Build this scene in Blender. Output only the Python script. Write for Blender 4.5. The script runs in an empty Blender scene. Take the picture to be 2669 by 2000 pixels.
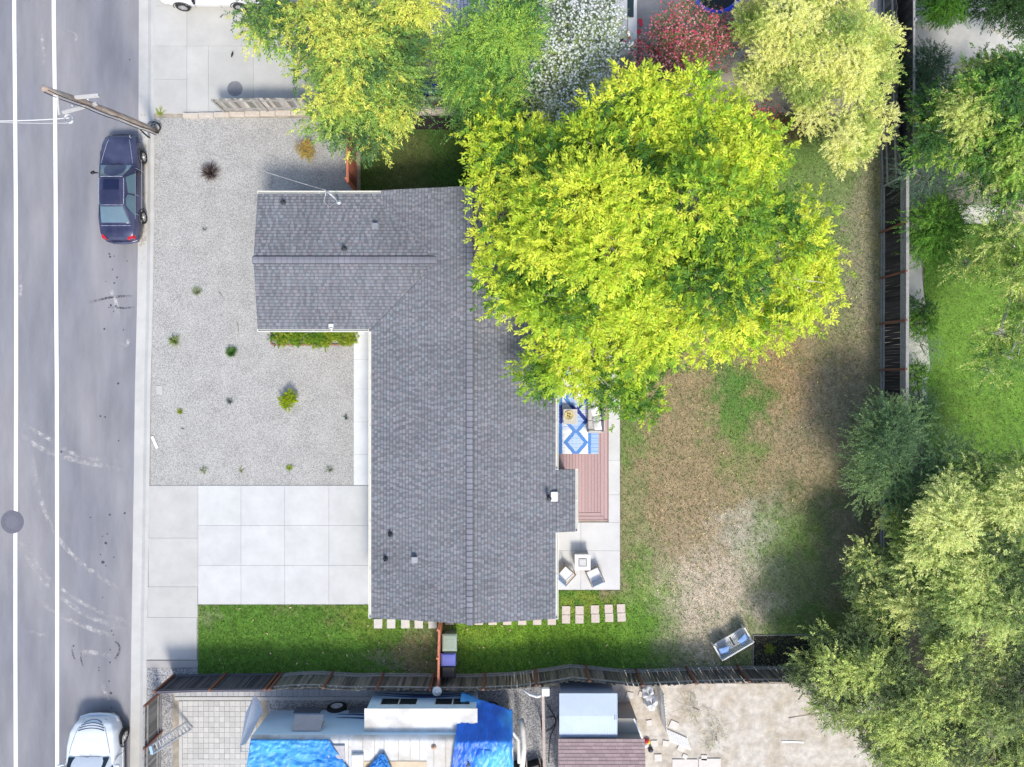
import bpy, math, random
import numpy as np
from mathutils import Vector, Matrix
PI = math.pi
R = math.radians
random.seed(7)
SC = bpy.context.scene
COL = SC.collection

# ------------------------------------------------------------------ camera, sky, sun, exposure
S = 56.0          # photo pixels per metre on the ground
H = 31.7          # height of the drone
CX, CY = 1334.5, 1000.0
cam_d = bpy.data.cameras.new('camera')
cam_d.sensor_fit = 'HORIZONTAL'
cam_d.angle = 2*math.atan((2669/2/S)/H)
cam_d.clip_end = 2000
cam = bpy.data.objects.new('camera', cam_d)
cam.location = (0, 0, H)
COL.objects.link(cam)
SC.camera = cam

SUN_EL, SUN_AZ = R(50), math.atan2(-0.95, 0.30)      # direction towards the sun in the plan
w = bpy.data.worlds.new('World'); SC.world = w; w.use_nodes = True
nt = w.node_tree
sky = nt.nodes.new('ShaderNodeTexSky'); sky.sky_type = 'NISHITA'; sky.sun_disc = False
sky.sun_elevation = SUN_EL
sky.sun_rotation = PI/2 - SUN_AZ
sky.dust_density = 2.0
bg = nt.nodes['Background']; bg.inputs[1].default_value = 0.15
nt.links.new(sky.outputs[0], bg.inputs[0])
sun_d = bpy.data.lights.new('sun', 'SUN'); sun_d.energy = 2.0; sun_d.angle = R(13); sun_d.color = (1, .95, .85)
sun = bpy.data.objects.new('sun', sun_d); COL.objects.link(sun)
sd = Vector((math.cos(SUN_EL)*math.cos(SUN_AZ), math.cos(SUN_EL)*math.sin(SUN_AZ), math.sin(SUN_EL)))
sun.rotation_euler = sd.to_track_quat('Z', 'Y').to_euler()
sun.location = sd*60
SC.view_settings.view_transform = 'Standard'
SC.view_settings.look = 'None'
SC.view_settings.gamma = 1
SC.view_settings.exposure = 0.76
SC.cycles.max_bounces = 6
SC.cycles.diffuse_bounces = 3
SC.cycles.transmission_bounces = 4
SC.cycles.transparent_max_bounces = 6

# ------------------------------------------------------------------ helpers
def P(x, y, z=0.0):
    k = (H-z)/H/S
    return Vector(((x-CX)*k, (CY-y)*k, z))

MATS = {}
def node_mat(name):
    m = bpy.data.materials.new(name); m.use_nodes = True
    t = m.node_tree
    return m, t, t.nodes['Principled BSDF']

def M(name, col, rough=.75, var=.12, scale=3.0, bump=0.0, bscale=60.0, metal=0.0, attr=False, stretch=None, spec=.4, detail=6, tint=None, coords='Object'):
    if name in MATS: return MATS[name]
    m, t, b = node_mat(name)
    tc = t.nodes.new('ShaderNodeTexCoord')
    mp = t.nodes.new('ShaderNodeMapping')
    if stretch: mp.inputs['Scale'].default_value = stretch
    t.links.new(tc.outputs[coords], mp.inputs[0])
    nz = t.nodes.new('ShaderNodeTexNoise'); nz.inputs['Scale'].default_value = scale; nz.inputs['Detail'].default_value = detail
    nz.inputs['Roughness'].default_value = .65
    t.links.new(mp.outputs[0], nz.inputs[0])
    rp = t.nodes.new('ShaderNodeMapRange')
    rp.inputs[1].default_value = .3; rp.inputs[2].default_value = .7
    rp.inputs[3].default_value = 1-var; rp.inputs[4].default_value = 1+var
    t.links.new(nz.outputs[0], rp.inputs[0])
    mx = t.nodes.new('ShaderNodeVectorMath'); mx.operation = 'SCALE'
    if attr:
        at = t.nodes.new('ShaderNodeAttribute'); at.attribute_name = 'Col'
        t.links.new(at.outputs[0], mx.inputs[0])
    elif tint:
        n2 = t.nodes.new('ShaderNodeTexNoise'); n2.inputs['Scale'].default_value = scale*.37; n2.inputs['Detail'].default_value = 4
        t.links.new(mp.outputs[0], n2.inputs[0])
        cr = t.nodes.new('ShaderNodeValToRGB')
        cr.color_ramp.elements[0].position = .4; cr.color_ramp.elements[1].position = .62
        cr.color_ramp.elements[0].color = (*col, 1); cr.color_ramp.elements[1].color = (*tint, 1)
        t.links.new(n2.outputs[0], cr.inputs[0]); t.links.new(cr.outputs[0], mx.inputs[0])
    else:
        mx.inputs[0].default_value = col[:3]
    t.links.new(rp.outputs[0], mx.inputs['Scale'])
    t.links.new(mx.outputs[0], b.inputs['Base Color'])
    b.inputs['Roughness'].default_value = rough
    b.inputs['Metallic'].default_value = metal
    b.inputs['Specular IOR Level'].default_value = spec
    if bump:
        n3 = t.nodes.new('ShaderNodeTexNoise'); n3.inputs['Scale'].default_value = bscale; n3.inputs['Detail'].default_value = 5
        t.links.new(mp.outputs[0], n3.inputs[0])
        bp = t.nodes.new('ShaderNodeBump'); bp.inputs['Strength'].default_value = bump; bp.inputs['Distance'].default_value = .02
        t.links.new(n3.outputs[0], bp.inputs['Height']); t.links.new(bp.outputs[0], b.inputs['Normal'])
    MATS[name] = m
    return m

def leaf_mat(name, transl=.38, rough=.5, spec=.25):
    if name in MATS: return MATS[name]
    m, t, b = node_mat(name)
    at = t.nodes.new('ShaderNodeAttribute'); at.attribute_name = 'Col'
    t.links.new(at.outputs[0], b.inputs['Base Color'])
    b.inputs['Roughness'].default_value = rough; b.inputs['Specular IOR Level'].default_value = spec
    tr = t.nodes.new('ShaderNodeBsdfTranslucent')
    mx = t.nodes.new('ShaderNodeMixShader'); mx.inputs[0].default_value = transl
    t.links.new(at.outputs[0], tr.inputs[0])
    t.links.new(b.outputs[0], mx.inputs[1]); t.links.new(tr.outputs[0], mx.inputs[2])
    t.links.new(mx.outputs[0], t.nodes['Material Output'].inputs[0])
    MATS[name] = m
    return m

def tag(o, label=None, cat=None, group=None, kind=None):
    if label: o['label'] = label
    if cat: o['category'] = cat
    if group: o['group'] = group
    if kind: o['kind'] = kind
    return o

def thing(name, label, cat, loc=(0, 0, 0), rz=0, group=None):
    o = bpy.data.objects.new(name, None); COL.objects.link(o)
    o.empty_display_size = .3
    o.location = loc; o.rotation_euler = (0, 0, rz)
    return tag(o, label, cat, group)

def rawmesh(name, V, F, mat, parent=None, cols=None, smooth=False, off=None, face_cols=True):
    """V (n,3) array, F (m,k) array of equal-sized faces"""
    V = np.asarray(V, dtype=np.float32).copy()
    if off is not None: V -= np.array(off, dtype=np.float32)
    F = np.asarray(F, dtype=np.int32)
    me = bpy.data.meshes.new(name)
    n, k = F.shape
    me.vertices.add(len(V)); me.vertices.foreach_set('co', V.ravel())
    me.loops.add(n*k); me.loops.foreach_set('vertex_index', F.ravel())
    me.polygons.add(n)
    me.polygons.foreach_set('loop_start', np.arange(0, n*k, k, dtype=np.int32))
    me.polygons.foreach_set('loop_total', np.full(n, k, dtype=np.int32))
    me.update(calc_edges=True)
    if smooth: me.polygons.foreach_set('use_smooth', np.ones(n, dtype=bool))
    if cols is not None:
        cols = np.asarray(cols, dtype=np.float32)
        a = me.color_attributes.new('Col', 'FLOAT_COLOR', 'CORNER' if face_cols else 'POINT')
        c4 = np.ones((len(cols), 4), dtype=np.float32); c4[:, :3] = cols
        if face_cols: c4 = np.repeat(c4, k, axis=0)
        a.data.foreach_set('color', c4.ravel())
    me.materials.append(mat)
    o = bpy.data.objects.new(name, me); COL.objects.link(o)
    if parent: o.parent = parent
    return o

class MB:
    """collects shapes into one mesh"""
    def __init__(s): s.v = []; s.f = []; s.c = []; s.sm = []; s.cc = (.5, .5, .5); s.smooth = False
    def add(s, vs, fs):
        n = len(s.v); s.v += [tuple(v) for v in vs]
        for f in fs: s.f.append([i+n for i in f]); s.c.append(s.cc); s.sm.append(s.smooth)
        return s
    def box(s, x0, x1, y0, y1, z0, z1):
        return s.add([(x0,y0,z0),(x1,y0,z0),(x1,y1,z0),(x0,y1,z0),(x0,y0,z1),(x1,y0,z1),(x1,y1,z1),(x0,y1,z1)],
            [(3,2,1,0),(4,5,6,7),(0,1,5,4),(1,2,6,5),(2,3,7,6),(3,0,4,7)])
    def obox(s, c, size, rot=None):
        hx, hy, hz = [d/2 for d in size]; c = Vector(c)
        m = rot if rot is not None else Matrix.Identity(3)
        vs = [c + m @ Vector(p) for p in [(-hx,-hy,-hz),(hx,-hy,-hz),(hx,hy,-hz),(-hx,hy,-hz),(-hx,-hy,hz),(hx,-hy,hz),(hx,hy,hz),(-hx,hy,hz)]]
        return s.add(vs, [(3,2,1,0),(4,5,6,7),(0,1,5,4),(1,2,6,5),(2,3,7,6),(3,0,4,7)])
    def rbox(s, c, size, rz, rx=0, ry=0):
        return s.obox(c, size, (Matrix.Rotation(rz, 3, 'Z') @ Matrix.Rotation(rx, 3, 'X') @ Matrix.Rotation(ry, 3, 'Y')))
    def bar(s, a, b, w, h=None, up=(0,0,1)):
        a = Vector(a); b = Vector(b); h = h or w
        d = (b-a); L = d.length
        if L < 1e-6: return s
        d.normalize(); u = Vector(up)
        if abs(d.dot(u)) > .98: u = Vector((0,1,0))
        x = d.cross(u).normalized(); z = x.cross(d).normalized()
        m = Matrix((x, d, z)).transposed()
        return s.obox((a+b)/2, (w, L, h), m)
    def prism(s, pts, z0, z1):
        n = len(pts)
        vs = [(p[0], p[1], z0) for p in pts]+[(p[0], p[1], z1) for p in pts]
        fs = [tuple(range(n-1, -1, -1)), tuple(range(n, 2*n))]+[(i, (i+1) % n, n+(i+1) % n, n+i) for i in range(n)]
        return s.add(vs, fs)
    def lathe(s, c, prof, n=20, axis='Z', caps=True):
        """prof: list of (radius, height)"""
        c = Vector(c); vs = []; fs = []
        for r, h in prof:
            for i in range(n):
                a = 2*PI*i/n
                p = (r*math.cos(a), r*math.sin(a), h)
                if axis == 'X': p = (h, p[0], p[1])
                if axis == 'Y': p = (p[1], h, p[0])
                vs.append(c+Vector(p))
        for j in range(len(prof)-1):
            for i in range(n):
                fs.append((j*n+i, j*n+(i+1) % n, (j+1)*n+(i+1) % n, (j+1)*n+i))
        if caps:
            fs.append(tuple(range(n-1, -1, -1))); fs.append(tuple((len(prof)-1)*n+i for i in range(n)))
        return s.add(vs, fs)
    def tube(s, pts, rad, n=6):
        pts = [Vector(p) for p in pts]
        if not hasattr(rad, '__len__'): rad = [rad]*len(pts)
        vs = []; fs = []
        prevx = None
        for k, p in enumerate(pts):
            d = (pts[min(k+1, len(pts)-1)]-pts[max(k-1, 0)])
            d = d.normalized() if d.length > 1e-8 else Vector((0,0,1))
            x = d.cross(Vector((0,0,1)))
            if x.length < .05: x = Vector((1,0,0))
            if prevx is not None:
                x = prevx - d*prevx.dot(d)
                if x.length < 1e-4: x = Vector((1,0,0))
            x.normalize(); prevx = x; y = d.cross(x)
            for i in range(n):
                a = 2*PI*i/n; vs.append(p+(x*math.cos(a)+y*math.sin(a))*rad[k])
        for k in range(len(pts)-1):
            for i in range(n): fs.append((k*n+i, k*n+(i+1) % n, (k+1)*n+(i+1) % n, (k+1)*n+i))
        fs.append(tuple(range(n-1, -1, -1))); fs.append(tuple((len(pts)-1)*n+i for i in range(n)))
        return s.add(vs, fs)
    def grid(s, fn, nu, nv):
        vs = [fn(i/nu, j/nv) for j in range(nv+1) for i in range(nu+1)]
        fs = [(j*(nu+1)+i, j*(nu+1)+i+1, (j+1)*(nu+1)+i+1, (j+1)*(nu+1)+i) for j in range(nv) for i in range(nu)]
        return s.add(vs, fs)
    def build(s, name, mat, parent=None, world=False, bevel=0, label=None):
        me = bpy.data.meshes.new(name)
        vs = s.v
        if world and parent is not None:
            L = parent.location; rz = parent.rotation_euler[2]
            Mi = Matrix.Rotation(-rz, 3, 'Z')
            vs = [tuple(Mi @ (Vector(v)-L)) for v in s.v]
        me.from_pydata(vs, [], s.f)
        a = me.color_attributes.new('Col', 'FLOAT_COLOR', 'CORNER')
        buf = []
        for f, c in zip(s.f, s.c): buf += [c[0], c[1], c[2], 1.0]*len(f)
        a.data.foreach_set('color', buf)
        me.polygons.foreach_set('use_smooth', s.sm)
        me.materials.append(mat)
        o = bpy.data.objects.new(name, me); COL.objects.link(o)
        if parent is not None: o.parent = parent
        if bevel:
            md = o.modifiers.new('bevel', 'BEVEL'); md.width = bevel; md.segments = 2; md.limit_method = 'ANGLE'
        if label: o['label'] = label
        return o

def copy_tree(o, parent=None):
    c = o.copy(); COL.objects.link(c)
    if parent is not None: c.parent = parent
    for ch in list(o.children): copy_tree(ch, c)
    return c

# value noise
_rs = np.random.RandomState(3)
_T = _rs.rand(256, 256)
def vnoise(x, y):
    x = np.asarray(x, float); y = np.asarray(y, float)
    xi = np.floor(x).astype(int); yi = np.floor(y).astype(int)
    fx = x-xi; fy = y-yi; fx = fx*fx*(3-2*fx); fy = fy*fy*(3-2*fy)
    a = _T[xi % 256, yi % 256]; b = _T[(xi+1) % 256, yi % 256]; c = _T[xi % 256, (yi+1) % 256]; d = _T[(xi+1) % 256, (yi+1) % 256]
    return (a*(1-fx)+b*fx)*(1-fy)+(c*(1-fx)+d*fx)*fy
def fbm(x, y, o=4):
    t = 0; a = .5; n = 0
    for i in range(o):
        t = t+a*vnoise(x*2**i+17*i, y*2**i+31*i); n += a; a *= .5
    return t/n

# ------------------------------------------------------------------ materials
m_asph = M('asphalt', (.205,.207,.232), .9, .16, 1.3, .45, 90, tint=(.255,.25,.262), stretch=(1,.22,1), detail=12)
m_paint = M('road_paint', (.80,.80,.80), .7, .12, 9, .3, 60, detail=10)
m_conc_old = M('concrete_old', (.455,.45,.425), .85, .08, 1.3, .12, 60, tint=(.50,.49,.465))
m_conc_new = M('concrete_new', (.525,.545,.56), .75, .03, .9, .06, 60)
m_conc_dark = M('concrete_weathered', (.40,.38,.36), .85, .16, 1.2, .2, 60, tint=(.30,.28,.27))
m_joint = M('joint_soil', (.27,.26,.24), .95, .3, 8)
m_soil = M('soil', (.33,.29,.235), .95, .3, 2.0, .6, 25)
m_sand = M('pale_dirt', (.53,.49,.43), .95, .26, 3.2, .8, 22, tint=(.44,.385,.31), detail=14)
m_mulch = M('mulch', (.022,.018,.018), .95, .8, 45, 1.0, 50)
m_white = M('white_paint', (.75,.75,.73), .5, .04, 4)
m_cream = M('cream_gutter', (.72,.71,.64), .45, .05, 4)
m_wall = M('stucco_wall', (.60,.57,.50), .85, .06, 6, .3, 60)
m_leafmat = leaf_mat('leaf')
m_grassmat = leaf_mat('grass_blade', .25, .6)
m_bark = M('bark', (.30,.26,.22), .9, .3, 9, .8, 30, stretch=(1,1,.3))
m_bark_pale = M('pale_bark', (.50,.46,.40), .9, .2, 9, .6, 30, stretch=(1,1,.3))
m_redwood = M('redwood', (.50,.17,.10), .8, .22, 8, .3, 40, stretch=(1,1,.25))
m_post = M('reddish_post', (.20,.085,.06), .85, .25, 8, .3, 40)
m_greywood = M('grey_wood', (.30,.29,.28), .9, .22, 7, .4, 50)
m_woodattr = M('weathered_boards', (1,1,1), .9, .25, 9, .4, 40, attr=True, stretch=(1,1,.15))
m_black = M('black_plastic', (.012,.012,.014), .45, .1, 5)
m_rubber = M('rubber', (.02,.02,.02), .8, .1, 8)
m_glass = M('dark_glass', (.02,.03,.035), .08, .05, 2, spec=.8)
m_chrome = M('bright_metal', (.7,.7,.72), .28, .05, 5, metal=.9)
m_steel = M('galvanised', (.55,.57,.60), .45, .1, 5, metal=.5)
m_attr = M('tinted_surface', (1,1,1), .8, .08, 12, attr=True)
m_shingle = M('asphalt_shingle', (1,1,1), .92, .16, 30, .5, 140, attr=True)
m_fabric_w = M('white_fabric', (.78,.77,.76), .9, .05, 10, .2, 80)
m_fabric_g = M('grey_fabric', (.46,.44,.42), .9, .06, 10, .2, 80)
m_fabric_b = M('blue_fabric', (.20,.33,.60), .9, .15, 9, .3, 90)
m_tray = M('yellow_woven', (.62,.50,.22), .8, .15, 20, .3, 60)

# gravel with a stone-sized speckle
def gravel_mat(name, lo, hi, sc=30):
    m, t, b = node_mat(name)
    tc = t.nodes.new('ShaderNodeTexCoord')
    v = t.nodes.new('ShaderNodeTexVoronoi'); v.inputs['Scale'].default_value = sc
    t.links.new(tc.outputs['Object'], v.inputs[0])
    sep = t.nodes.new('ShaderNodeSeparateColor'); t.links.new(v.outputs['Color'], sep.inputs[0])
    n = t.nodes.new('ShaderNodeTexNoise'); n.inputs['Scale'].default_value = 1.1; n.inputs['Detail'].default_value = 5
    t.links.new(tc.outputs['Object'], n.inputs[0])
    ad = t.nodes.new('ShaderNodeMath'); ad.operation = 'MULTIPLY_ADD'; ad.inputs[1].default_value = .5; ad.inputs[2].default_value = -.22
    t.links.new(n.outputs[0], ad.inputs[0])
    ad2 = t.nodes.new('ShaderNodeMath'); ad2.operation = 'ADD'
    t.links.new(ad.outputs[0], ad2.inputs[0]); t.links.new(sep.outputs[0], ad2.inputs[1])
    cr = t.nodes.new('ShaderNodeValToRGB'); cr.color_ramp.elements[0].color = (*lo, 1); cr.color_ramp.elements[1].color = (*hi, 1)
    t.links.new(ad2.outputs[0], cr.inputs[0]); t.links.new(cr.outputs[0], b.inputs['Base Color'])
    b.inputs['Roughness'].default_value = .9
    bp = t.nodes.new('ShaderNodeBump'); bp.inputs['Strength'].default_value = .55; bp.inputs['Distance'].default_value = .015; bp.invert = True
    t.links.new(v.outputs['Distance'], bp.inputs['Height']); t.links.new(bp.outputs[0], b.inputs['Normal'])
    return m
m_gravel = gravel_mat('gravel', (.20,.195,.18), (.51,.50,.475), 42)
m_gravel_d = gravel_mat('dark_gravel', (.12,.12,.13), (.46,.45,.44), 24)

# ------------------------------------------------------------------ setting: ground, road, paving
def sheet(name, pts, z, mat, kind='structure', label=None, thick=None):
    b = MB()
    if thick: b.prism([P(x, y, z) for x, y in pts][::-1], z-thick, z)
    else: b.add([P(x, y, z) for x, y in pts][::-1], [tuple(range(len(pts)))])
    o = b.build(name, mat); o['kind'] = kind
    if label: o['label'] = label
    return o

b = MB(); b.add([(-400,-400,-.16),(400,-400,-.16),(400,400,-.16),(-400,400,-.16)], [(0,1,2,3)])
tag(b.build('ground', m_soil), kind='structure')
RE = [(362,-3000),(362,0),(361,300),(360,600),(357,800),(352,1000),(348,1300),(345,1500),(342,1700),(339,2000),(339,5000)]
sheet('road', [(-3000,-3000)]+RE+[(-3000,5000)], -.12, m_asph)
b = MB()
def band(b, line, d0, d1, z0, z1):
    L = [(P(x+d0, y, z0), P(x+d1, y, z1)) for x, y in line]
    vs = [v for pr in L for v in pr]
    b.add(vs, [(2*i, 2*i+2, 2*i+3, 2*i+1) for i in range(len(L)-1)])
band(b, RE, 0, 24, -.112, -.10); band(b, RE, 24, 32, -.10, .012); band(b, RE, 32, 41, .012, .016)
tag(b.build('kerb', m_conc_old), kind='structure')
sheet('yard_soil', [(x+38, y) for x, y in RE]+[(9000,5000),(9000,-3000)], -.012, m_soil)
def line_mark(name, pts, wpx, gap=None):
    b = MB()
    for (a, c) in pts:
        band(b, a, -wpx/2, wpx/2, -.116, -.116)
    return tag(b.build(name, m_paint), kind='structure')
l1a = [(37,-400),(37,50),(39,250),(41,500),(42,750),(42,1000),(41,1350)]
l1b = [(40,1388),(40,1500),(40,1700),(41,2000),(41,2400)]
l2 = [(139,-400),(140,50),(143,250),(145,500),(146,750),(148,1000),(149,1500),(149,2000),(149,2400)]
line_mark('road_marking', [(l1a,0),(l1b,0),(l2,0)], 10)

# decals that are real marks on the asphalt
def decal_mat(name, col, alpha, sc=4):
    m, t, b_ = node_mat(name)
    b_.inputs['Base Color'].default_value = (*col, 1); b_.inputs['Roughness'].default_value = .85
    tc = t.nodes.new('ShaderNodeTexCoord')
    n = t.nodes.new('ShaderNodeTexNoise'); n.inputs['Scale'].default_value = sc; n.inputs['Detail'].default_value = 6
    t.links.new(tc.outputs['Object'], n.inputs[0])
    mr = t.nodes.new('ShaderNodeMapRange'); mr.inputs[1].default_value = .38; mr.inputs[2].default_value = .68; mr.inputs[3].default_value = 0; mr.inputs[4].default_value = alpha
    at = t.nodes.new('ShaderNodeAttribute'); at.attribute_name = 'Col'
    mu = t.nodes.new('ShaderNodeMath'); mu.operation = 'MULTIPLY'
    t.links.new(n.outputs[0], mr.inputs[0]); t.links.new(mr.outputs[0], mu.inputs[0]); t.links.new(at.outputs['Fac'], mu.inputs[1])
    tr = t.nodes.new('ShaderNodeBsdfTransparent'); mx = t.nodes.new('ShaderNodeMixShader')
    t.links.new(mu.outputs[0], mx.inputs[0]); t.links.new(tr.outputs[0], mx.inputs[1]); t.links.new(b_.outputs[0], mx.inputs[2])
    t.links.new(mx.outputs[0], t.nodes['Material Output'].inputs[0])
    return m
def smooth_line(pts, n=8):
    out = []
    for i in range(len(pts)-1):
        p0 = pts[max(i-1, 0)]; p1 = pts[i]; p2 = pts[i+1]; p3 = pts[min(i+2, len(pts)-1)]
        for k in range(n):
            t = k/n
            out.append(tuple(.5*((2*p1[j])+(-p0[j]+p2[j])*t+(2*p0[j]-5*p1[j]+4*p2[j]-p3[j])*t*t+(-p0[j]+3*p1[j]-3*p2[j]+p3[j])*t**3) for j in range(len(p1))))
    out.append(tuple(pts[-1]))
    return out
def soft_strip(V, F, C, pts, wpx, z):
    pts = smooth_line(pts); n = len(pts); base = len(V)
    for i, (x, y) in enumerate(pts):
        a = pts[max(i-1, 0)]; c = pts[min(i+1, n-1)]
        dx, dy = c[0]-a[0], c[1]-a[1]; L = math.hypot(dx, dy) or 1
        nx, ny = -dy/L, dx/L
        e = min(1, i/6, (n-1-i)/6)
        for o_, al in ((-1, 0), (-.45, 1), (.45, 1), (1, 0)):
            V.append(P(x+nx*wpx*o_, y+ny*wpx*o_, z)); C.append((al*e,)*3)
    for i in range(n-1):
        for j in range(3): F.append((base+i*4+j, base+i*4+j+1, base+i*4+5+j, base+i*4+4+j))
V, F, C = [], [], []
for pts, wd in [([(85,1180),(95,1260),(120,1340),(150,1400),(215,1470),(330,1550)], 8),
                ([(48,1390),(75,1460),(130,1530),(220,1600),(345,1650)], 9),
                ([(62,1400),(110,1490),(175,1545),(250,1590),(345,1625)], 7),
                ([(45,1120),(100,1165),(200,1200),(340,1228)], 9),
                ([(50,1100),(120,1140),(210,1190),(330,1205)], 7),
                ([(90,1550),(150,1600),(240,1640),(300,1660)], 8),
                ([(110,70),(112,120),(118,180)], 7), ([(160,75),(200,95),(180,125)], 5),
                ([(270,720),(300,780),(310,840)], 8), ([(52,690),(54,740),(52,800)], 6), ([(300,880),(330,900),(335,860)], 7),
                ([(260,1760),(280,1820),(300,1860)], 7), ([(190,1715),(230,1700),(300,1712)], 8), ([(60,1640),(110,1655),(130,1640)], 6)]:
    soft_strip(V, F, C, pts, wd, -.1165)
tag(rawmesh('tyre_marks', V, F, decal_mat('scuff', (.50,.485,.48), .85), cols=C, face_cols=False), kind='structure')
V, F, C = [], [], []
for pts, wd in [([(188,1682),(189,1705),(198,1722)], 3), ([(211,1700),(212,1722),(218,1740)], 2.5), ([(296,1668),(311,1685),(308,1705),(297,1722)], 3.5),
                ([(230,790),(290,775),(350,772)], 4), ([(280,800),(320,803),(352,801)], 3)]:
    soft_strip(V, F, C, pts, wd, -.1155)
rs = random.Random(5)
tag(rawmesh('skid_marks', V, F, decal_mat('skid', (.05,.05,.06), 1.0, 14), cols=C, face_cols=False), kind='structure')
b = MB()
for (x, y, r) in [(285,662,2.5),(287,670,3),(297,668,2),(293,703,2.2),(305,723,2.4),(298,738,2.5),(276,734,1.5),(331,681,1.8),(289,796,3),(302,798,2.5),(284,802,1.8),(296,812,2),
                  (272,858,3),(322,860,2),(262,1085,2.6),(274,1087,2.6),(309,1149,2.2),(286,1342,3),(325,1338,3),(276,1416,4),(280,1392,2.2),(267,1398,2),(262,1446,2.2),(268,1466,4.6),(276,1475,2),(297,1453,2),
                  (291,1645,2.5),(295,1655,2),(287,1694,2.5),(287,1727,2.6),(258,1740,2),(258,1748,1.8),(289,1807,4),(284,1776,2.4),(268,1558,1.8),(290,1846,1.8),(338,156,2),(192,1684,2.5),(308,1000,3),(236,1349,2),(160,1178,3)]:
    n = 9
    b.add([P(x, y, -.1157)]+[P(x+r*rs.uniform(.7,1.15)*math.cos(2*PI*i/n), y+r*rs.uniform(.7,1.15)*math.sin(2*PI*i/n), -.1157) for i in range(n)],
          [(0, 1+(i+1) % n, 1+i) for i in range(n)])
tag(b.build('oil_spots', M('oil_stain', (.05,.05,.06), .6, .2, 8)), kind='structure')

# concrete slabs with real joints
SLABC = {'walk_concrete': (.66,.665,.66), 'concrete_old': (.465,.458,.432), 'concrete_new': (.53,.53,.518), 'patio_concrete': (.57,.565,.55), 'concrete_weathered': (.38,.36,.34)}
m_slab = M('slab_concrete', (1,1,1), .85, .10, .9, .15, 60, attr=True, detail=12)
def slabs(name, quads, z, mat, g=.008, th=.05):
    b = MB(); rs_ = random.Random(len(quads)*7); col_ = SLABC[mat.name]
    for (x0, y0, x1, y1) in quads:
        a = P(x0, y0, z); c = P(x1, y1, z); g_ = rs_.uniform(.975, 1.025); b.cc = (col_[0]*g_, col_[1]*g_*rs_.uniform(.99,1.01), col_[2]*g_)
        b.box(a.x+g/2, c.x-g/2, c.y+g/2, a.y-g/2, z-th, z)
    o = b.build(name, m_slab, bevel=.005); o['kind'] = 'structure'; return o
slabs('driveway', [(x0, y0, x1, y1) for x0, x1 in ((516,628),(628,742),(742,857),(857,966)) for y0, y1 in ((1266,1370),(1370,1474),(1474,1576))], .03, m_conc_new)
sheet('driveway_joints', [(386,1264),(966,1264),(966,1576),(516,1576),(516,1742),(380,1742)], -.003, m_joint)
slabs('driveway_apron', [(388,1266,516,1403),(387,1403,516,1530),(385,1530,515,1610),(382,1610,513,1720)], .026, m_conc_old)
slabs('driveway_edging', [(381,1722,516,1741)], .035, m_conc_dark)
slabs('front_walk', [(922, a, 968, c) for a, c in ((862,937),(937,1014),(1014,1100),(1100,1185),(1185,1265))], .03, M('walk_concrete', (.64,.65,.65)))
slabs('neighbour_driveway', [(400,-300,487,16),(400,16,487,120),(400,120,487,207),(400,207,487,296),(487,-300,630,120),(487,120,543,296),(543,120,660,296),(660,120,826,290),(630,-300,826,120)], .02, m_conc_old)
slabs('patio', [(1451,1362,1514,1436),(1514,1362,1616,1436),(1451,1436,1514,1538),(1514,1436,1616,1538),(1586,1290,1616,1362),(1586,1200,1616,1290),(1586,1040,1616,1200),(1586,880,1616,1040)], .03, M('patio_concrete', (.57,.565,.55), .75, .04, 1.1, .06, 60))
sheet('gravel_yard', [(399,308),(925,308),(925,1266),(392,1266),(396,900)], .002, m_gravel)
sheet('verge_gravel', [(378,1742),(516,1742),(516,1760),(450,1790),(450,2300),(374,2300)], .003, m_gravel_d)
b = MB()
for i in range(8):
    x0 = 480+i*40; y0 = 303-(i*1.0)
    a = P(x0, y0+6); c = P(x0+39, y0-6)
    b.box(a.x, c.x, a.y, c.y, -.01, .13)
tag(b.build('block_edging', M('tan_block', (.52,.46,.39), .85, .12, 6, .3, 50), bevel=.01), 'low tan block edging between the gravel yard and the neighbouring driveway', 'edging')
b = MB()
for i in range(8):
    x0 = 1050+i*38; a = P(x0, 300); c = P(x0+37, 288); b.box(a.x, c.x, a.y, c.y, -.01, .2)
tag(b.build('block_edging', M('tan_block', (.52,.46,.39), .85, .12, 6, .3, 50), bevel=.01), 'raised tan block edging between the brown fence and the shaded mulch bed', 'edging')
# south neighbour ground
sheet('dirt_yard', [(1560,1782),(2300,1782),(2300,2600),(1560,2600)], .004, m_sand)
sheet('grey_gravel_yard', [(700,1800),(1562,1790),(1562,2600),(700,2600)], .003, m_gravel_d)
b = MB(); rs = random.Random(2)
x = 476.0
for i in range(14):
    for j in range(22):
        x0 = 476+i*13.7; y0 = 1828+j*13.7
        if y0 > 1980 and y0 < 1991: continue
        a = P(x0, y0, .02); c = P(x0+13, y0+13, .02); g = rs.uniform(.9, 1.1); b.cc = (.47*g,.46*g,.43*g)
        b.box(a.x, c.x, c.y, a.y, -.02, .02+rs.uniform(-.003,.003))
for x0 in range(455, 1040, 14):
    a = P(x0, 1797, .02); c = P(x0+13.2, 1815, .02); g = rs.uniform(.88, 1.08); b.cc = (.40*g,.40*g,.40*g); b.box(a.x, c.x, c.y, a.y, -.02, .02)
tag(b.build('paver_court', m_attr), kind='structure')
slabs('paver_borders', [(455,1817,1000,1826),(466,1828,475,2200),(475,1981,660,1990)], .024, m_conc_old)
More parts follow.
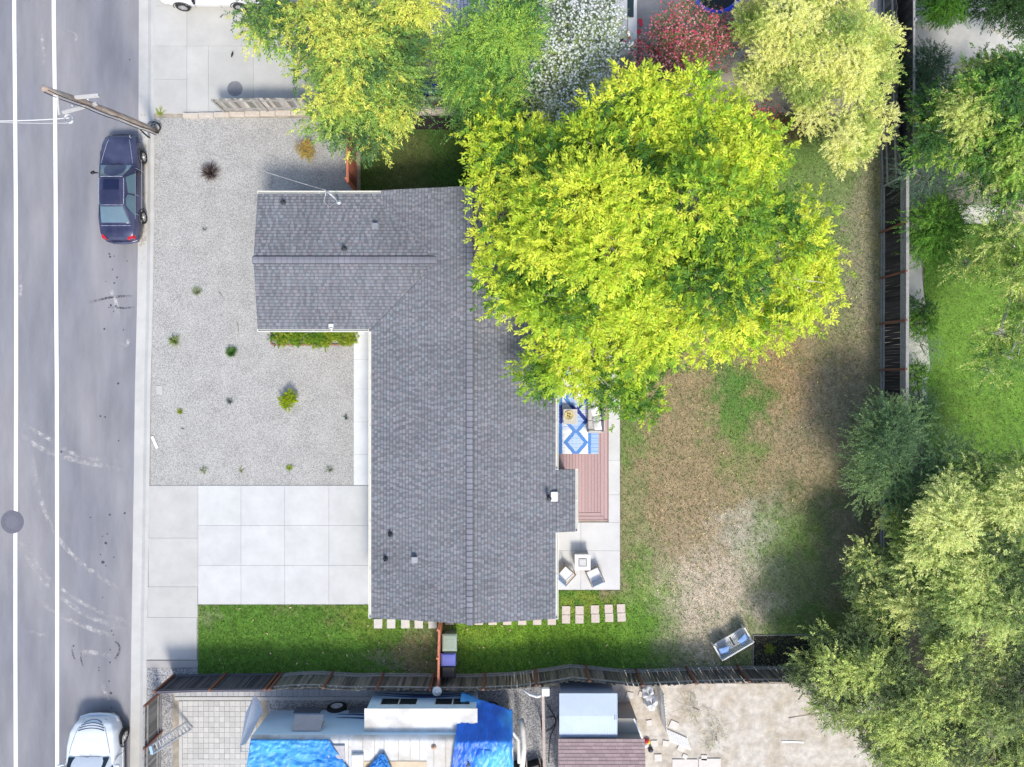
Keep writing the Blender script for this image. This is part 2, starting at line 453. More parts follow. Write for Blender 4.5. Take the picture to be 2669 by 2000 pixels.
# north neighbour yard and east neighbour yard
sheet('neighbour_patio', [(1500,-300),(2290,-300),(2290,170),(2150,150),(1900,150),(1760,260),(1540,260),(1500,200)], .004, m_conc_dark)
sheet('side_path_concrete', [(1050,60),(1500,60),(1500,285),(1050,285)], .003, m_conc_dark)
sheet('mulch_bed', [(1000,302),(1640,302),(1640,338),(1000,338)], .008, m_mulch)
sheet('decomposed_path', [(2365,-100),(2700,-100),(2760,170),(2620,190),(2490,178),(2370,150)], .004, M('pale_path', (.50,.49,.46), .9, .12, 2, .3, 40))
pc = M('pale_walk', (.60,.575,.50), .85, .08, 2, .1, 50)
sheet('garden_walk', [(2369,620),(2400,660),(2404,730),(2412,800),(2418,880),(2424,950),(2418,1010),(2410,1110),(2366,1110)], .03, pc, thick=.05)
sheet('garden_walk_bend', [(2455,548),(2490,535),(2620,533),(2620,583),(2460,583)], .03, pc, thick=.05)
sheet('garden_soil', [(2300,1290),(2420,1300),(2800,1330),(2800,2300),(2300,2300),(2300,1742)], .012, M('dark_garden_soil', (.10,.09,.065), .95, .4, 5, .8, 30, tint=(.16,.15,.09)))
# flagstones
b = MB(); rs = random.Random(9)
def flag(cx, cy, r):
    n = rs.choice((5, 6)); a0 = rs.uniform(0, 6)
    g = rs.uniform(.85, 1.1); b.cc = (.56*g,.52*g,.44*g)
    b.prism([P(cx+r*rs.uniform(.82,1.05)*math.cos(a0-2*PI*i/n), cy+r*rs.uniform(.82,1.05)*math.sin(a0-2*PI*i/n)) for i in range(n)], -.01, .03)
for (x0, x1, y0, y1) in ((2440,2520,172,245),(2366,2400,95,125),(2368,2402,255,320),(2372,2385,10,60)):
    y = y0
    while y < y1:
        x = x0+rs.uniform(0, 8)
        while x < x1: flag(x, y, 9.2); x += 18
        y += 16
for x0, y0 in ((2392,66),(2408,70),(2424,72),(2576,70),(2590,78),(2604,84),(2618,92),(2632,98)): flag(x0, y0, 8)
tag(b.build('flagstones', m_attr), kind='structure')

# ------------------------------------------------------------------ lawns (patch colours belong to the turf itself)
GREEN = (.125,.255,.035); LUSH = (.19,.34,.03); YEL = (.33,.37,.06); TAN = (.375,.275,.165); ORG = (.43,.255,.13); GREY = (.34,.30,.225); PALE = (.46,.38,.29); DKG = (.045,.115,.022); OLV = (.22,.27,.10); BRN = (.33,.27,.20)
BL = [(1770,1130,130,170,TAN,1),(1750,900,120,100,TAN,1.0),(2060,900,130,110,ORG,1.1),(2090,1010,80,70,ORG,.8),(1930,900,60,60,TAN,.8),
      (1915,1020,48,82,(.08,.22,.03),5),(1930,1140,42,100,GREEN,1.8),(1640,1140,36,62,GREEN,2.0),(2150,1050,100,130,GREY,1.1),(1830,1270,150,110,TAN,1.2),(2060,1180,110,90,TAN,1.0),
      (2140,560,80,190,(.19,.27,.10),2.2),(2150,780,70,130,(.24,.28,.12),1.6),(2250,620,40,230,GREY,1.0),(2090,400,90,110,GREEN,1.5),(2240,800,40,200,BRN,.9),
      (2120,1325,110,50,DKG,.9),(2040,1390,90,40,GREEN,1.2),(2000,1440,70,60,GREEN,.7),(1940,1400,60,60,(.58,.52,.46),1.6),(1990,1330,60,40,GREY,.8),(1780,1400,110,80,TAN,.9),(1860,1560,120,130,(.62,.52,.42),2.0),
      (1770,1640,60,90,PALE,.9),(2220,1400,60,90,BRN,1.0),(2080,1520,90,70,OLV,1.1),(2080,1620,110,50,GREEN,1.6),(1980,1640,60,40,GREEN,1.0),(2020,1570,60,30,PALE,.9),(2180,1520,60,80,BRN,.7),
      (1700,1560,60,50,LUSH,1.7),(1640,1500,25,80,GREEN,1.5),(1740,1620,40,40,GREEN,.7),(1660,1660,110,70,GREEN,1.5),(1800,1720,120,25,OLV,1.2),(1650,1250,22,140,OLV,.9),(1690,1420,40,60,OLV,.7),
      (1900,1720,60,30,GREEN,1.0),(1780,480,300,300,GREEN,.6)]
FRONT = [(700,1640,260,90,GREEN,1.3),(880,1600,60,16,TAN,.45),(760,1590,25,14,TAN,.6),(545,1595,22,22,PALE,.8),(1100,1720,55,45,TAN,1.9),(1120,1640,30,35,BRN,.9),(1040,1740,50,14,GREY,1.0),(950,1610,70,40,YEL,.5),(600,1740,300,18,GREEN,1),
         (1350,1650,200,60,LUSH,1.6),(1530,1570,80,26,YEL,.8),(1250,1650,50,40,YEL,.6),(1450,1720,200,25,GREEN,1.5)]
def turf(px, py, which):
    if which in ('front', 'back'):
        px = np.asarray(px, float); py = np.asarray(py, float)
        q = px+(fbm(px/30+7, py/30+3)-.5)*120
        f = np.clip((1745-q)/70, 0, 1)*np.clip((py-1545)/35+(fbm(px/20, py/20)-.5)*2, 0, 1)
        f = np.where(px < 1560, 1.0, f) if which == 'front' else f
        f = (f*f*(3-2*f))[..., None]
        return turf_(px, py, 'front')*f+turf_(px, py, 'back')*(1-f)
    return turf_(px, py, which)
def turf_(px, py, which):
    px = np.asarray(px, float); py = np.asarray(py, float)
    wx = px+(fbm(px/45, py/45)-.5)*130+(fbm(px/12+3, py/12)-.5)*110; wy = py+(fbm(px/45+50, py/45+9)-.5)*130+(fbm(px/12, py/12+70)-.5)*110
    if which == 'back': bl = BL; base = np.array(TAN)*.55+np.array(OLV)*.45
    elif which == 'front': bl = FRONT; base = np.array(GREEN)
    elif which == 'east': bl = [(2500,900,200,250,(.20,.36,.05),2),(2480,1080,60,40,(.22,.24,.07),.8),(2560,1150,80,80,(.10,.22,.03),1)]; base = np.array(GREEN)
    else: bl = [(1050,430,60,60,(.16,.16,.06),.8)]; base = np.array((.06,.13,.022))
    W = np.full(px.shape, .35); Cc = np.ones(px.shape+(3,))*base*.35
    for (x, y, rx, ry, c, k) in bl:
        g = k*np.exp(-(((wx-x)/rx)**2+((wy-y)/ry)**2))
        W = W+g; Cc = Cc+g[..., None]*np.array(c)
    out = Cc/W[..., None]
    f = fbm(px/9+3, py/9, 3)*.6+fbm(px/3.2+3, py/3.2, 2)*.4
    mix = np.clip((f-.5)*4.2, -1, 1)[..., None]
    if which == 'back':
        alt = np.array((.13,.17,.06)); out = np.where(mix > 0, out*(1+.25*mix), out*(1+mix*.55)+alt*(-mix*.55))
    else: out = out*(1+.28*mix)
    return out
def lawn(name, x0, y0, x1, y1, which, step=9, z=.006, density=500, blen=.075, bw=.020, seed=1, hole=None):
    nx = int((x1-x0)/step)+1; ny = int((y1-y0)/step)+1
    X, Y = np.meshgrid(np.linspace(x0, x1, nx), np.linspace(y0, y1, ny))
    k = (H-z)/H/S
    Z = z+.02*fbm(X/30, Y/30)
    V = np.stack([(X-CX)*k, (CY-Y)*k, Z], -1).reshape(-1, 3)
    I = np.arange(nx*ny).reshape(ny, nx)
    F = np.stack([I[:-1,:-1], I[1:,:-1], I[1:,1:], I[:-1,1:]], -1).reshape(-1, 4)
    c = turf(X, Y, which).reshape(-1, 3)
    o = rawmesh(name, V, F, M('turf', (1,1,1), .95, .35, 26, .8, 60, attr=True), cols=c*(.85 if which == 'back' else .75), face_cols=False, smooth=True); o['kind'] = 'structure'
    rs = np.random.RandomState(seed)
    area = (x1-x0)*(y1-y0)/S/S; n = int(area*density)
    px = rs.uniform(x0, x1, n); py = rs.uniform(y0, y1, n)
    if hole is not None:
        keep = ~((px > hole[0]) & (px < hole[2]) & (py > hole[1]) & (py < hole[3])); px = px[keep]; py = py[keep]; n = len(px)
    # tufts: pull the blades together a little
    px = px+ (vnoise(px/4, py/4)-.5)*9; py = py+(vnoise(px/4+9, py/4+5)-.5)*9
    px = np.clip(px, x0+1, x1-1); py = np.clip(py, y0+1, y1-1)
    a = rs.uniform(0, 2*PI, n); L = blen*rs.uniform(.5, 1.5, n); wv = bw*rs.uniform(.7, 1.5, n)
    B = np.stack([(px-CX)*k, (CY-py)*k, np.full(n, z+.004)], -1)
    lean = rs.uniform(.35, 1.0, n)
    T = B+np.stack([np.cos(a)*L*lean, np.sin(a)*L*lean, L*np.sqrt(1-lean**2*.9)+.01], -1)
    sd_ = np.stack([-np.sin(a)*wv, np.cos(a)*wv, np.zeros(n)], -1)
    V = np.stack([B-sd_/2, B+sd_/2, T], 1).reshape(-1, 3)
    F = np.arange(3*n).reshape(-1, 3)
    tc_ = turf(px, py, which)
    if which == 'back':
        gm = rs.rand(n) < .20+.5*np.clip(fbm(px/14+5, py/14+8)-.42, 0, 1)*2
        tc_[gm] = tc_[gm]*.35+np.array((.15,.25,.08))*.65
    c = tc_*np.clip(rs.lognormal(.15, .5, (n, 1)), .3, 2.8)*rs.uniform(.9, 1.1, (n, 3))
    g = rawmesh('grass', V, F, m_grassmat, cols=c)
    tag(g, kind='stuff')
    return g
lawn('back_lawn', 1617, 302, 2294, 1742, 'back', 9, density=620, seed=1)
lawn('front_lawn', 517, 1577, 1150, 1756, 'front', 8, density=900, seed=2)
lawn('side_lawn', 1150, 1600, 1617, 1756, 'front', 8, density=900, seed=3)
lawn('patio_lawn', 1451, 1539, 1617, 1600, 'front', 8, density=900, seed=4)
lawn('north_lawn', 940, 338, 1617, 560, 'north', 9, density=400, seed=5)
lawn('east_lawn', 2408, 584, 2800, 1340, 'east', 10, density=420, seed=6)
sheet('planting_bed', [(1963,1657),(2180,1657),(2180,1737),(1963,1737)], .034, m_mulch)
b = MB()
for a, c in (((1963,1736),(1963,1656)),((1963,1656),(2110,1654)),((2110,1654),(2200,1654))): b.bar(P(*a, .03), P(*c, .03), .03, .08)
tag(b.build('bed_edging', m_greywood), 'thin pale timber edging round the dark mulch bed beside the bench', 'edging')

# ------------------------------------------------------------------ main house
EZ, RZ = 2.5, 3.23
WX, RX, EX = -6.03, -1.77, 1.86
NY, SY = 8.26, -10.05
zE = 2.6
house = thing('house', 'single storey house with blue grey shingle roof and a wing towards the street', 'house', (-2, -1, 0))
b = MB()
b.box(WX+.45, EX-.45, SY+.4, NY-.4, 0, 2.45); b.box(-10.5, WX+.45, 2.75, 7.75, 0, 2.45); b.box(EX-.45, 2.45, -6.1, -3.95, 0, 2.3)
b.build('wall', m_wall, house, True)
# gable ends
for tri_ in ([(WX+.45,SY+.4,2.45),(EX-.45,SY+.4,2.45),(RX,SY+.4,3.1)], [(EX-.45,NY-.4,2.45),(WX+.45,NY-.4,2.45),(RX,NY-.4,3.1)], [(-10.5,7.75,2.4),(-10.5,2.75,2.4),(-10.5,5.2,2.85)]):
    b = MB(); b.add(tri_, [(0,1,2)]); b.build('gable', m_wall, house, True)
def plane_mesh(b, pts, th=.09):
    n = len(pts); vs = [Vector(p) for p in pts]+[Vector(p)-Vector((0,0,th)) for p in pts]
    b.add(vs, [tuple(range(n)), tuple(range(2*n-1, n-1, -1))]+[(i, n+i, n+(i+1) % n, (i+1) % n) for i in range(n)])
b = MB()
zw = lambda X: EZ+(RZ-EZ)*(X-WX)/(RX-WX)
ze = lambda X: zE+(RZ-zE)*(EX-X)/(EX-RX)
XN = -5.6
plane_mesh(b, [(WX,SY,EZ),(RX,SY,RZ),(RX,8.0,RZ),(WX,8.0,EZ)]); plane_mesh(b, [(XN,8.0,zw(XN)),(RX,8.0,RZ),(RX,NY,RZ),(XN,NY,zw(XN))])
plane_mesh(b, [(RX,SY,RZ),(EX,SY,zE),(EX,NY,zE),(RX,NY,RZ)])
plane_mesh(b, [(EX,-6.36,zE-.002),(2.72,-6.36,ze(2.72)),(2.72,-3.68,ze(2.72)),(EX,-3.68,zE-.002)])
WZ = 2.99; WY0, WYR, WY1 = 2.335, 5.2, 8.14; WXW, WXE = -10.9, -3.1
plane_mesh(b, [(WXW,WY0,EZ),(WXE,WY0,EZ),(WXE,WYR,WZ),(WXW,WYR,WZ)]) if False else None
plane_mesh(b, [(WXW,WY0,EZ),(WX,WY0,EZ),(WXE,WYR,WZ),(WXW,WYR,WZ)])
plane_mesh(b, [(WXW,WYR,WZ),(WXE,WYR,WZ),(WX+.15,WY1,EZ),(WXW,WY1,EZ)])
b.cc = (.16,.17,.20)
for i in range(len(b.c)): b.c[i] = (.16,.17,.20)
roof = b.build('roof', m_shingle, house, True)
# shingle tabs : origin, along (row direction), up-slope
def shingles(b, O, A, U, La, Lu, keep=None, seed=0, expo=.14):
    rs = random.Random(seed)
    O = Vector(O); A = Vector(A).normalized(); U = Vector(U).normalized(); N = A.cross(U)
    if N.z < 0: N = -N
    nrow = int(Lu/expo)
    for r in range(nrow+1):
        u0 = r*expo; u1 = min(u0+expo+.02, Lu)
        if u1-u0 < .03: continue
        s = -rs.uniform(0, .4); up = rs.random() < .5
        while s < La:
            wd = rs.choice((.09,.12,.15,.18))*rs.uniform(.9,1.1) if up else rs.choice((.06,.10,.14,.20))*rs.uniform(.9,1.1)
            a0 = max(s, 0); a1 = min(s+wd, La); s += wd
            hi = .020 if up else .010
            if a1-a0 > .015:
                cpt = O+A*((a0+a1)/2)+U*((u0+u1)/2)
                if keep is None or keep(cpt):
                    blot = .86+.17*vnoise(cpt.x*.8+40, cpt.y*.8+40)+.11*vnoise(cpt.x*(.6 if abs(A.y) > .5 else 3)+11, cpt.y*(3 if abs(A.y) > .5 else .6)+5)
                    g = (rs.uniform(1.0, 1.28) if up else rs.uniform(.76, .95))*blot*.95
                    hue = rs.random(); w_ = vnoise(cpt.x*.7+9, cpt.y*.7+2)
                    c = (.190,.199,.220) if hue < .72-.25*w_ else (.208,.205,.222) if hue < .93 else (.188,.208,.230)
                    b.cc = tuple(g*k for k in c)
                    p = [O+A*a0+U*u0, O+A*a1+U*u0, O+A*a1+U*u1, O+A*a0+U*u1]
                    q = [p[0]+N*hi, p[1]+N*hi, p[2]+N*.004, p[3]+N*.004]
                    fl = A.cross(U).z > 0
                    vs = [p[0], p[1]]+q
                    fs = [(2,3,4,5),(0,1,3,2),(0,2,5),(1,4,3)]
                    if not fl: fs = [tuple(reversed(f)) for f in fs]
                    b.add(vs, fs)
                    b.cc = tuple(.55*k for k in b.cc)  # darker granule band on each tab, also painted in as the row's shadow line
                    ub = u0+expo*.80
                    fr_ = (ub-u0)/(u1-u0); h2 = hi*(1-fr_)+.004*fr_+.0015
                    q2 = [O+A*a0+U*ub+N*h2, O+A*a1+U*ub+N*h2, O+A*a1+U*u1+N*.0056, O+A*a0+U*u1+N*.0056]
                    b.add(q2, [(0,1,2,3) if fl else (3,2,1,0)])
            up = not up
b = MB()
Lw = math.hypot(RX-WX, RZ-EZ)
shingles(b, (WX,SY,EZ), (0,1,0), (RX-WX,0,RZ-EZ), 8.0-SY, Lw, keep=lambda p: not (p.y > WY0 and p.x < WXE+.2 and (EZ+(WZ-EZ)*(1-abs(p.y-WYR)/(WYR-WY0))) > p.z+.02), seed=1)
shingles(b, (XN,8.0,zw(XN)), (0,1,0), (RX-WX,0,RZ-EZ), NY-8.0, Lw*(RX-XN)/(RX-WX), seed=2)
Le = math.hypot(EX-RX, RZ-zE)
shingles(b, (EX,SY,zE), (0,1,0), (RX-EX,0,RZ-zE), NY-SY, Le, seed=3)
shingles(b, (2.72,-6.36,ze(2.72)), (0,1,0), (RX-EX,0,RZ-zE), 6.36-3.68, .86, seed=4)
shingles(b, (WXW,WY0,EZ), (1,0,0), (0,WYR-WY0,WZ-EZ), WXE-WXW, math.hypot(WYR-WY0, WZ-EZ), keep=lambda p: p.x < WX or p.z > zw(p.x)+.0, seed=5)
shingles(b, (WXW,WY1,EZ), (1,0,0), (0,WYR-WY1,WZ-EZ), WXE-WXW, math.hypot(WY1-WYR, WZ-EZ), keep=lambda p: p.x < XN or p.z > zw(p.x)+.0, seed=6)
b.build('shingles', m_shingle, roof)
for o in (bpy.data.objects['shingles'],): o.location = -house.location
def ridge_caps(a, c, wd, dz, seed):
    b = MB(); rs = random.Random(seed)
    a = Vector(a); c = Vector(c); d = (c-a); L = d.length; d.normalize(); x = Vector((d.y, -d.x, 0)); n = int(L/.235); st = L/n
    for i in range(n):
        g = rs.uniform(.88, 1.12); b.cc = (.20*g,.205*g,.235*g)
        p0 = a+d*(i*st); p1 = a+d*((i+1)*st+.03)
        h0, h1 = .065, .04
        vs = [p0-x*wd+Vector((0,0,h0-dz)), p0+Vector((0,0,h0)), p0+x*wd+Vector((0,0,h0-dz)), p1-x*wd+Vector((0,0,h1-dz)), p1+Vector((0,0,h1)), p1+x*wd+Vector((0,0,h1-dz))]
        vs += [v-Vector((0,0,.02)) for v in vs]
        b.add(vs, [(0,1,4,3),(1,2,5,4),(0,6,7,1),(1,7,8,2),(0,3,9,6),(2,8,11,5)])
        b.cc = (.14,.145,.165); e_ = Vector((0,0,.0015)); m_ = p0+d*.025
        b.add([p0-x*wd+Vector((0,0,h0-dz))+e_, p0+Vector((0,0,h0))+e_, p0+x*wd+Vector((0,0,h0-dz))+e_, m_-x*wd+Vector((0,0,h0-.003-dz))+e_, m_+Vector((0,0,h0-.003))+e_, m_+x*wd+Vector((0,0,h0-.003-dz))+e_], [(0,1,4,3),(1,2,5,4)])
    b.cc = (.06,.06,.07)  # dark side strips paint in the shadow along the ridge edges
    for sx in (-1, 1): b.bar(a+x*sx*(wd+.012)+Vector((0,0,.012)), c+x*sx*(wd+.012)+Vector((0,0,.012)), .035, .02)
    o = b.build('ridge_cap', m_shingle, roof); o.location = -house.location
ridge_caps((RX,NY+.02,RZ), (RX,SY-.02,RZ), .13, .025, 1)
ridge_caps((WXW-.03,WYR,WZ), (WXE-.1,WYR,WZ), .14, .022, 2)
b = MB(); b.bar((WX-.02,WY0-.02,EZ+.012),(WXE,WYR,WZ+.016),.035,.02); b.bar((XN+.05,WY1-.12,EZ+.095),(WXE,WYR,WZ+.016),.035,.02)
v = b.build('valley_flashing', M('valley_dark', (.11,.115,.13), .8, .3, 8), roof); v.location = -house.location
def gutter(p0, p1, side):
    """U-shaped channel; side = outward unit vector"""
    b = MB(); p0 = Vector(p0); p1 = Vector(p1); o = Vector(side)
    b.bar(p0+o*.015+Vector((0,0,-.05)), p1+o*.015+Vector((0,0,-.05)), .012, .10)
    b.bar(p0+o*.105+Vector((0,0,-.045)), p1+o*.105+Vector((0,0,-.045)), .03, .11)
    b.bar(p0+o*.06+Vector((0,0,-.10)), p1+o*.06+Vector((0,0,-.10)), .10, .012)
    L = (p1-p0).length; n = max(2, int(L/1.9)); d = (p1-p0)/n
    for i in range(n+1):
        q = p0+d*i; b.bar(q+o*.0+Vector((0,0,.012)), q+o*.12+Vector((0,0,.012)), .03, .008)
    for q in (p0, p1): b.bar(q+o*.01+Vector((0,0,-.05)), q+o*.12+Vector((0,0,-.05)), .008, .10)
    return b.build('gutter', m_cream, house, True)
gutter((WXW,WY1,EZ), (XN-.02,WY1,EZ), (0,1,0))
gutter((WXW,WY0,EZ), (WX-.12,WY0,EZ), (0,-1,0))
gutter((WX,WY0-.13,EZ), (WX,SY,EZ), (-1,0,0))
gutter((EX,NY,zE), (EX,-3.66,zE), (1,0,0)); gutter((2.72,-3.68,ze(2.72)), (2.72,-6.36,ze(2.72)), (1,0,0)); gutter((EX,-6.38,zE), (EX,SY,zE), (1,0,0))
# roof fittings
def zroof(x, y):
    if y > WY0 and x < WXE: 
        z2 = EZ+(WZ-EZ)*(1-abs(y-WYR)/(WYR-WY0))
        return max(z2, zw(x) if x > WX else 0)
    return zw(x) if x < RX else ze(x)
def onroof(px, py):
    z = 2.8
    for _ in range(4):
        p = P(px, py, z); z = zroof(p.x, p.y)
    return P(px, py, z)
m_vent = M('vent_metal', (.30,.31,.33), .5, .1, 6, metal=.3)
m_vdark = M('vent_dark', (.05,.055,.06), .6, .1, 6)
for (px, py, kd) in ((739,529,'p'),(897,649,'p'),(1018,1393,'p'),(1006,1457,'p'),(980,592,'b'),(1082,1457,'b')):
    c = onroof(px, py)
    if kd == 'p':
        b = MB(); b.smooth = True
        b.lathe(c, [(.13,0),(.12,.03),(.075,.06),(.06,.10),(.055,.26),(.045,.27),(.04,.2)], 14)
        v = b.build('vent_pipe', m_vdark, roof, False); v.location = -house.location
    else:
        b = MB(); b.box(c.x-.13, c.x+.13, c.y-.13, c.y+.13, c.z-.05, c.z+.03); b.box(c.x-.10, c.x+.10, c.y-.10, c.y+.10, c.z+.02, c.z+.2); b.box(c.x-.12, c.x+.12, c.y-.12, c.y+.12, c.z+.2, c.z+.225)
        v = b.build('vent_box', m_vent, roof); v.location = -house.location
c = onroof(1437, 1294)
b = MB(); b.box(c.x-.02, c.x+.26, c.y-.2, c.y+.2, c.z-.1, c.z+.12)
v = b.build('skylight_box', m_white, roof); v.location = -house.location
b = MB(); b.smooth = True
b.lathe((c.x-.12, c.y-.02, c.z), [(.10,-.02),(.07,.05),(.07,.4),(.11,.42),(.11,.5),(.02,.55)], 14)
v = b.build('flue_pipe', m_vdark, roof); v.location = -house.location
c = onroof(883, 528)
b = MB(); b.smooth = True
b.tube([c, c+Vector((0,0,.9))], .035, 8); b.tube([c+Vector((0,0,.9)), c+Vector((-.14,.12,1.0)), c+Vector((-.28,.25,.92))], .04, 8)
b.lathe(c, [(.14,0),(.10,.03),(.05,.08)], 14)
b.tube([c+Vector((-.3,.2,.9)), c+Vector((-.5,-.1,.5)), c+Vector((-.35,-.25,.2)), c+Vector((-.1,-.1,.25))], .012, 5)
v = b.build('service_mast', m_steel, roof); v.location = -house.location
mast_top = c+Vector((-.28,.25,.95))
for px, py in ((864,851),(1435,1050)):
    c = onroof(px, py)
    b = MB()
    for dx, dy, sx, sy in ((-.09,0,.02,.2),(.09,0,.02,.2),(0,-.09,.2,.02),(0,.09,.2,.02)): b.obox(c+Vector((dx,dy,.05)), (sx, sy, .1))
    b.obox(c+Vector((0,0,.02)), (.17,.17,.02))
    b.obox(c+Vector((0,-.16 if px < 1000 else 0,-.02)), (.05,.14,.04))
    v = b.build('downspout_box', m_vent if px > 1000 else m_white, roof); v.location = -house.location
c = onroof(1313, 826)
b = MB()
for i in range(5):
    a = i*1.3; b.bar(c+Vector((0,0,.02)), c+Vector((.13*math.cos(a), .13*math.sin(a), .25)), .02)
v = b.build('turbine_vent', m_white, roof); v.location = -house.location

# ------------------------------------------------------------------ deck and patio things
dk = (.44,.30,.29)
deck = thing('deck', 'dusty red composite deck boards along the back wall of the house', 'deck', tuple(P(1518,1150)))
b = MB(); rs = random.Random(4); DZ = .16
x = 1452.0
while x < 1566:
    g = rs.uniform(.92, 1.08); b.cc = tuple(g*k for k in dk)
    yb = 1336
    a = P(x, 880, DZ); c = P(x+7.6, yb, DZ); b.box(a.x, c.x, c.y, a.y, DZ-.03, DZ); x += 8.1
b.build('deck_boards', m_attr, deck, True, bevel=.004)
b = MB()
for i, (x0, x1) in enumerate(((1566.5,1574.5),(1575,1583))):
    b.cc = tuple(k*(1+.04*i) for k in dk); a = P(x0, 880, DZ); c = P(x1, 1345+i*8, DZ); b.box(a.x, c.x, c.y, a.y, DZ-.03, DZ+.002)
for i, (y0, y1) in enumerate(((1337,1345),(1346,1354))):
    b.cc = tuple(k*(1-.04*i) for k in dk); a = P(1452, y0, DZ); c = P(1566+i*8, y1, DZ); b.box(a.x, c.x, c.y, a.y, DZ-.03, DZ+.001)
b.cc = (.38,.25,.24)
a = P(1583.5, 880, DZ); c = P(1585.5, 1357, DZ); b.box(a.x, c.x, c.y, a.y, 0, DZ-.002); a = P(1452, 1354.5, DZ); c = P(1585.5, 1357, DZ); b.box(a.x, c.x, c.y, a.y, 0, DZ-.002)
b.build('deck_border', m_attr, deck, True, bevel=.004)
b = MB(); a = P(1452, 880, DZ); c = P(1583, 1354, DZ); b.box(a.x, c.x, c.y, a.y, .0, DZ-.035); b.build('deck_frame', m_vdark, deck, True)
# rug
nx, ny = 150, 300
x0, y0, x1, y1 = 1449, 962, 1560, 1183
X, Y = np.meshgrid(np.linspace(x0, x1, nx+1), np.linspace(y0, y1, ny+1))
rz_ = DZ+.010; k = (H-rz_)/H/S
V = np.stack([(X-CX)*k, (CY-Y)*k, np.full(X.shape, rz_)], -1).reshape(-1, 3)
I = np.arange((nx+1)*(ny+1)).reshape(ny+1, nx+1)
F = np.stack([I[:-1,:-1], I[1:,:-1], I[1:,1:], I[:-1,1:]], -1).reshape(-1, 4)
xc = ((X[:-1,:-1]+X[1:,1:])/2).ravel(); yc = ((Y[:-1,:-1]+Y[1:,1:])/2).ravel()
tri = np.abs(((yc-1125)/57.0+.5) % 1-.5)*2
hw = 3+24*tri
dd = np.abs(np.abs(xc-1501)-hw)
jit = vnoise(xc/2.5, yc/2.5)*3
white = np.array((.80,.82,.84)); blue = np.array((.07,.17,.46)); navy = np.array((.03,.05,.25))
cl = np.ones((len(xc), 3))*white
stripe = ((yc*1.0) % 3.4) < 1.2
inside = (np.abs(xc-1501) < hw) & ((xc % 3.2) < 2.2) & stripe
side = ((xc < 1458) | (xc > 1538)) & stripe
line = stripe & ((np.abs(yc-1085) < 35))
faint = stripe & (vnoise(xc/6, yc/1.5) > .45)
inreg = (np.abs(xc-1501) < hw); sreg = (xc < 1458) | (xc > 1538)
cl[inreg] = (.50,.63,.82); cl[sreg] = (.42,.57,.80)
cl[faint] = (.62,.60,.58); cl[inside | side | line] = blue*1.1
band_m = (dd < 5.0+jit*.6) | (np.abs(xc-1461.5) < 3.6+jit*.4) | (np.abs(xc-1536.5) < 3+jit*.5)
cl[band_m] = np.array((.10,.24,.56))
cl[band_m & (np.abs(yc-1080) < 24)] = navy
rug = rawmesh('rug', V, F, M('rug_weave', (1,1,1), .95, .06, 30, attr=True), cols=cl)
tag(rug, 'blue and white diamond patterned outdoor rug on the red deck', 'rug')
md = rug.modifiers.new('thick', 'SOLIDIFY'); md.thickness = .008; md.offset = -1

def cushion(b, c, w_, d_, h_, rot):
    """puffy pillow with pinched corners"""
    n = 10; vs = []; c = Vector(c)
    for sgn in (1, -1):
        for j in range(n+1):
            for i in range(n+1):
                u = 2*i/n-1; v = 2*j/n-1
                t = (max(0, 1-abs(u)**2.6)*max(0, 1-abs(v)**2.6))**.55
                sx = 1-.10*(1-abs(v))**1.0*abs(u)**3; sy = 1-.10*(1-abs(u))*abs(v)**3
                vs.append(c+rot @ Vector((u*w_/2*sx, v*d_/2*sy, sgn*(h_/2*t+.003)+h_*.04*math.sin(5*u+3*v)*t)))
    N = (n+1)**2; fs = []
    for j in range(n):
        for i in range(n):
            q = (j*(n+1)+i, j*(n+1)+i+1, (j+1)*(n+1)+i+1, (j+1)*(n+1)+i)
            fs.append(q); fs.append(tuple(N+k for k in reversed(q)))
    s0 = b.smooth; b.smooth = True; b.add(vs, fs); b.smooth = s0
def rot(z=0, x=0, y=0): return Matrix.Rotation(z, 3, 'Z') @ Matrix.Rotation(x, 3, 'X') @ Matrix.Rotation(y, 3, 'Y')
def pillow(name, px, py, z, w_, d_, h_, rt, mat, label, cat='cushion', group=None):
    c = P(px, py, z); b = MB(); cushion(b, (0,0,0), w_, d_, h_, rt)
    o = b.build(name, mat); o.location = c
    return tag(o, label, cat, group)
# outdoor sofa (back to the east)
c = P(1549, 1075, DZ)
sofa = thing('outdoor_sofa', 'grey wooden outdoor sofa on the deck facing the house', 'sofa', tuple(P(1549,1080,0)*1.0+Vector((0,0,DZ))))
L = 1.62
b = MB(); b.box(-.36, .36, -L/2, L/2, .20, .26); b.box(.33, .39, -L/2, L/2, .2, .66)
for sx in (-.33, .33):
    for sy in (-L/2+.04, L/2-.04): b.box(sx-.03, sx+.03, sy-.03, sy+.03, 0, .5 if sx < 0 else .66)
for sy in (-L/2+.02, L/2-.02): b.box(-.36, .36, sy-.03, sy+.03, .48, .52)
b.build('frame', M('taupe_wood', (.52,.49,.44), .8, .1, 8), sofa)
for i in range(3):
    b = MB(); y = -L/2+.06+(i+.5)*(L-.12)/3; b.box(-.35, .30, y-.245, y+.245, .26, .38); b.build('seat_cushion', m_fabric_g, sofa, bevel=.03)
for i in range(3):
    b = MB(); y = -L/2+.06+(i+.5)*(L-.12)/3; b.obox((.26, y, .52), (.12,.47,.34), rot(y=.2)); b.build('back_cushion', M('charcoal_fabric', (.13,.125,.14), .9, .1, 10), sofa, bevel=.03)
g = 'white pillows on the outdoor sofa'
pillow('throw_pillow', 1550, 1073, DZ+.52, .46, .46, .16, rot(.5, .1, -.7), m_fabric_w, 'white throw pillow tilted in the middle of the outdoor sofa', group=g)
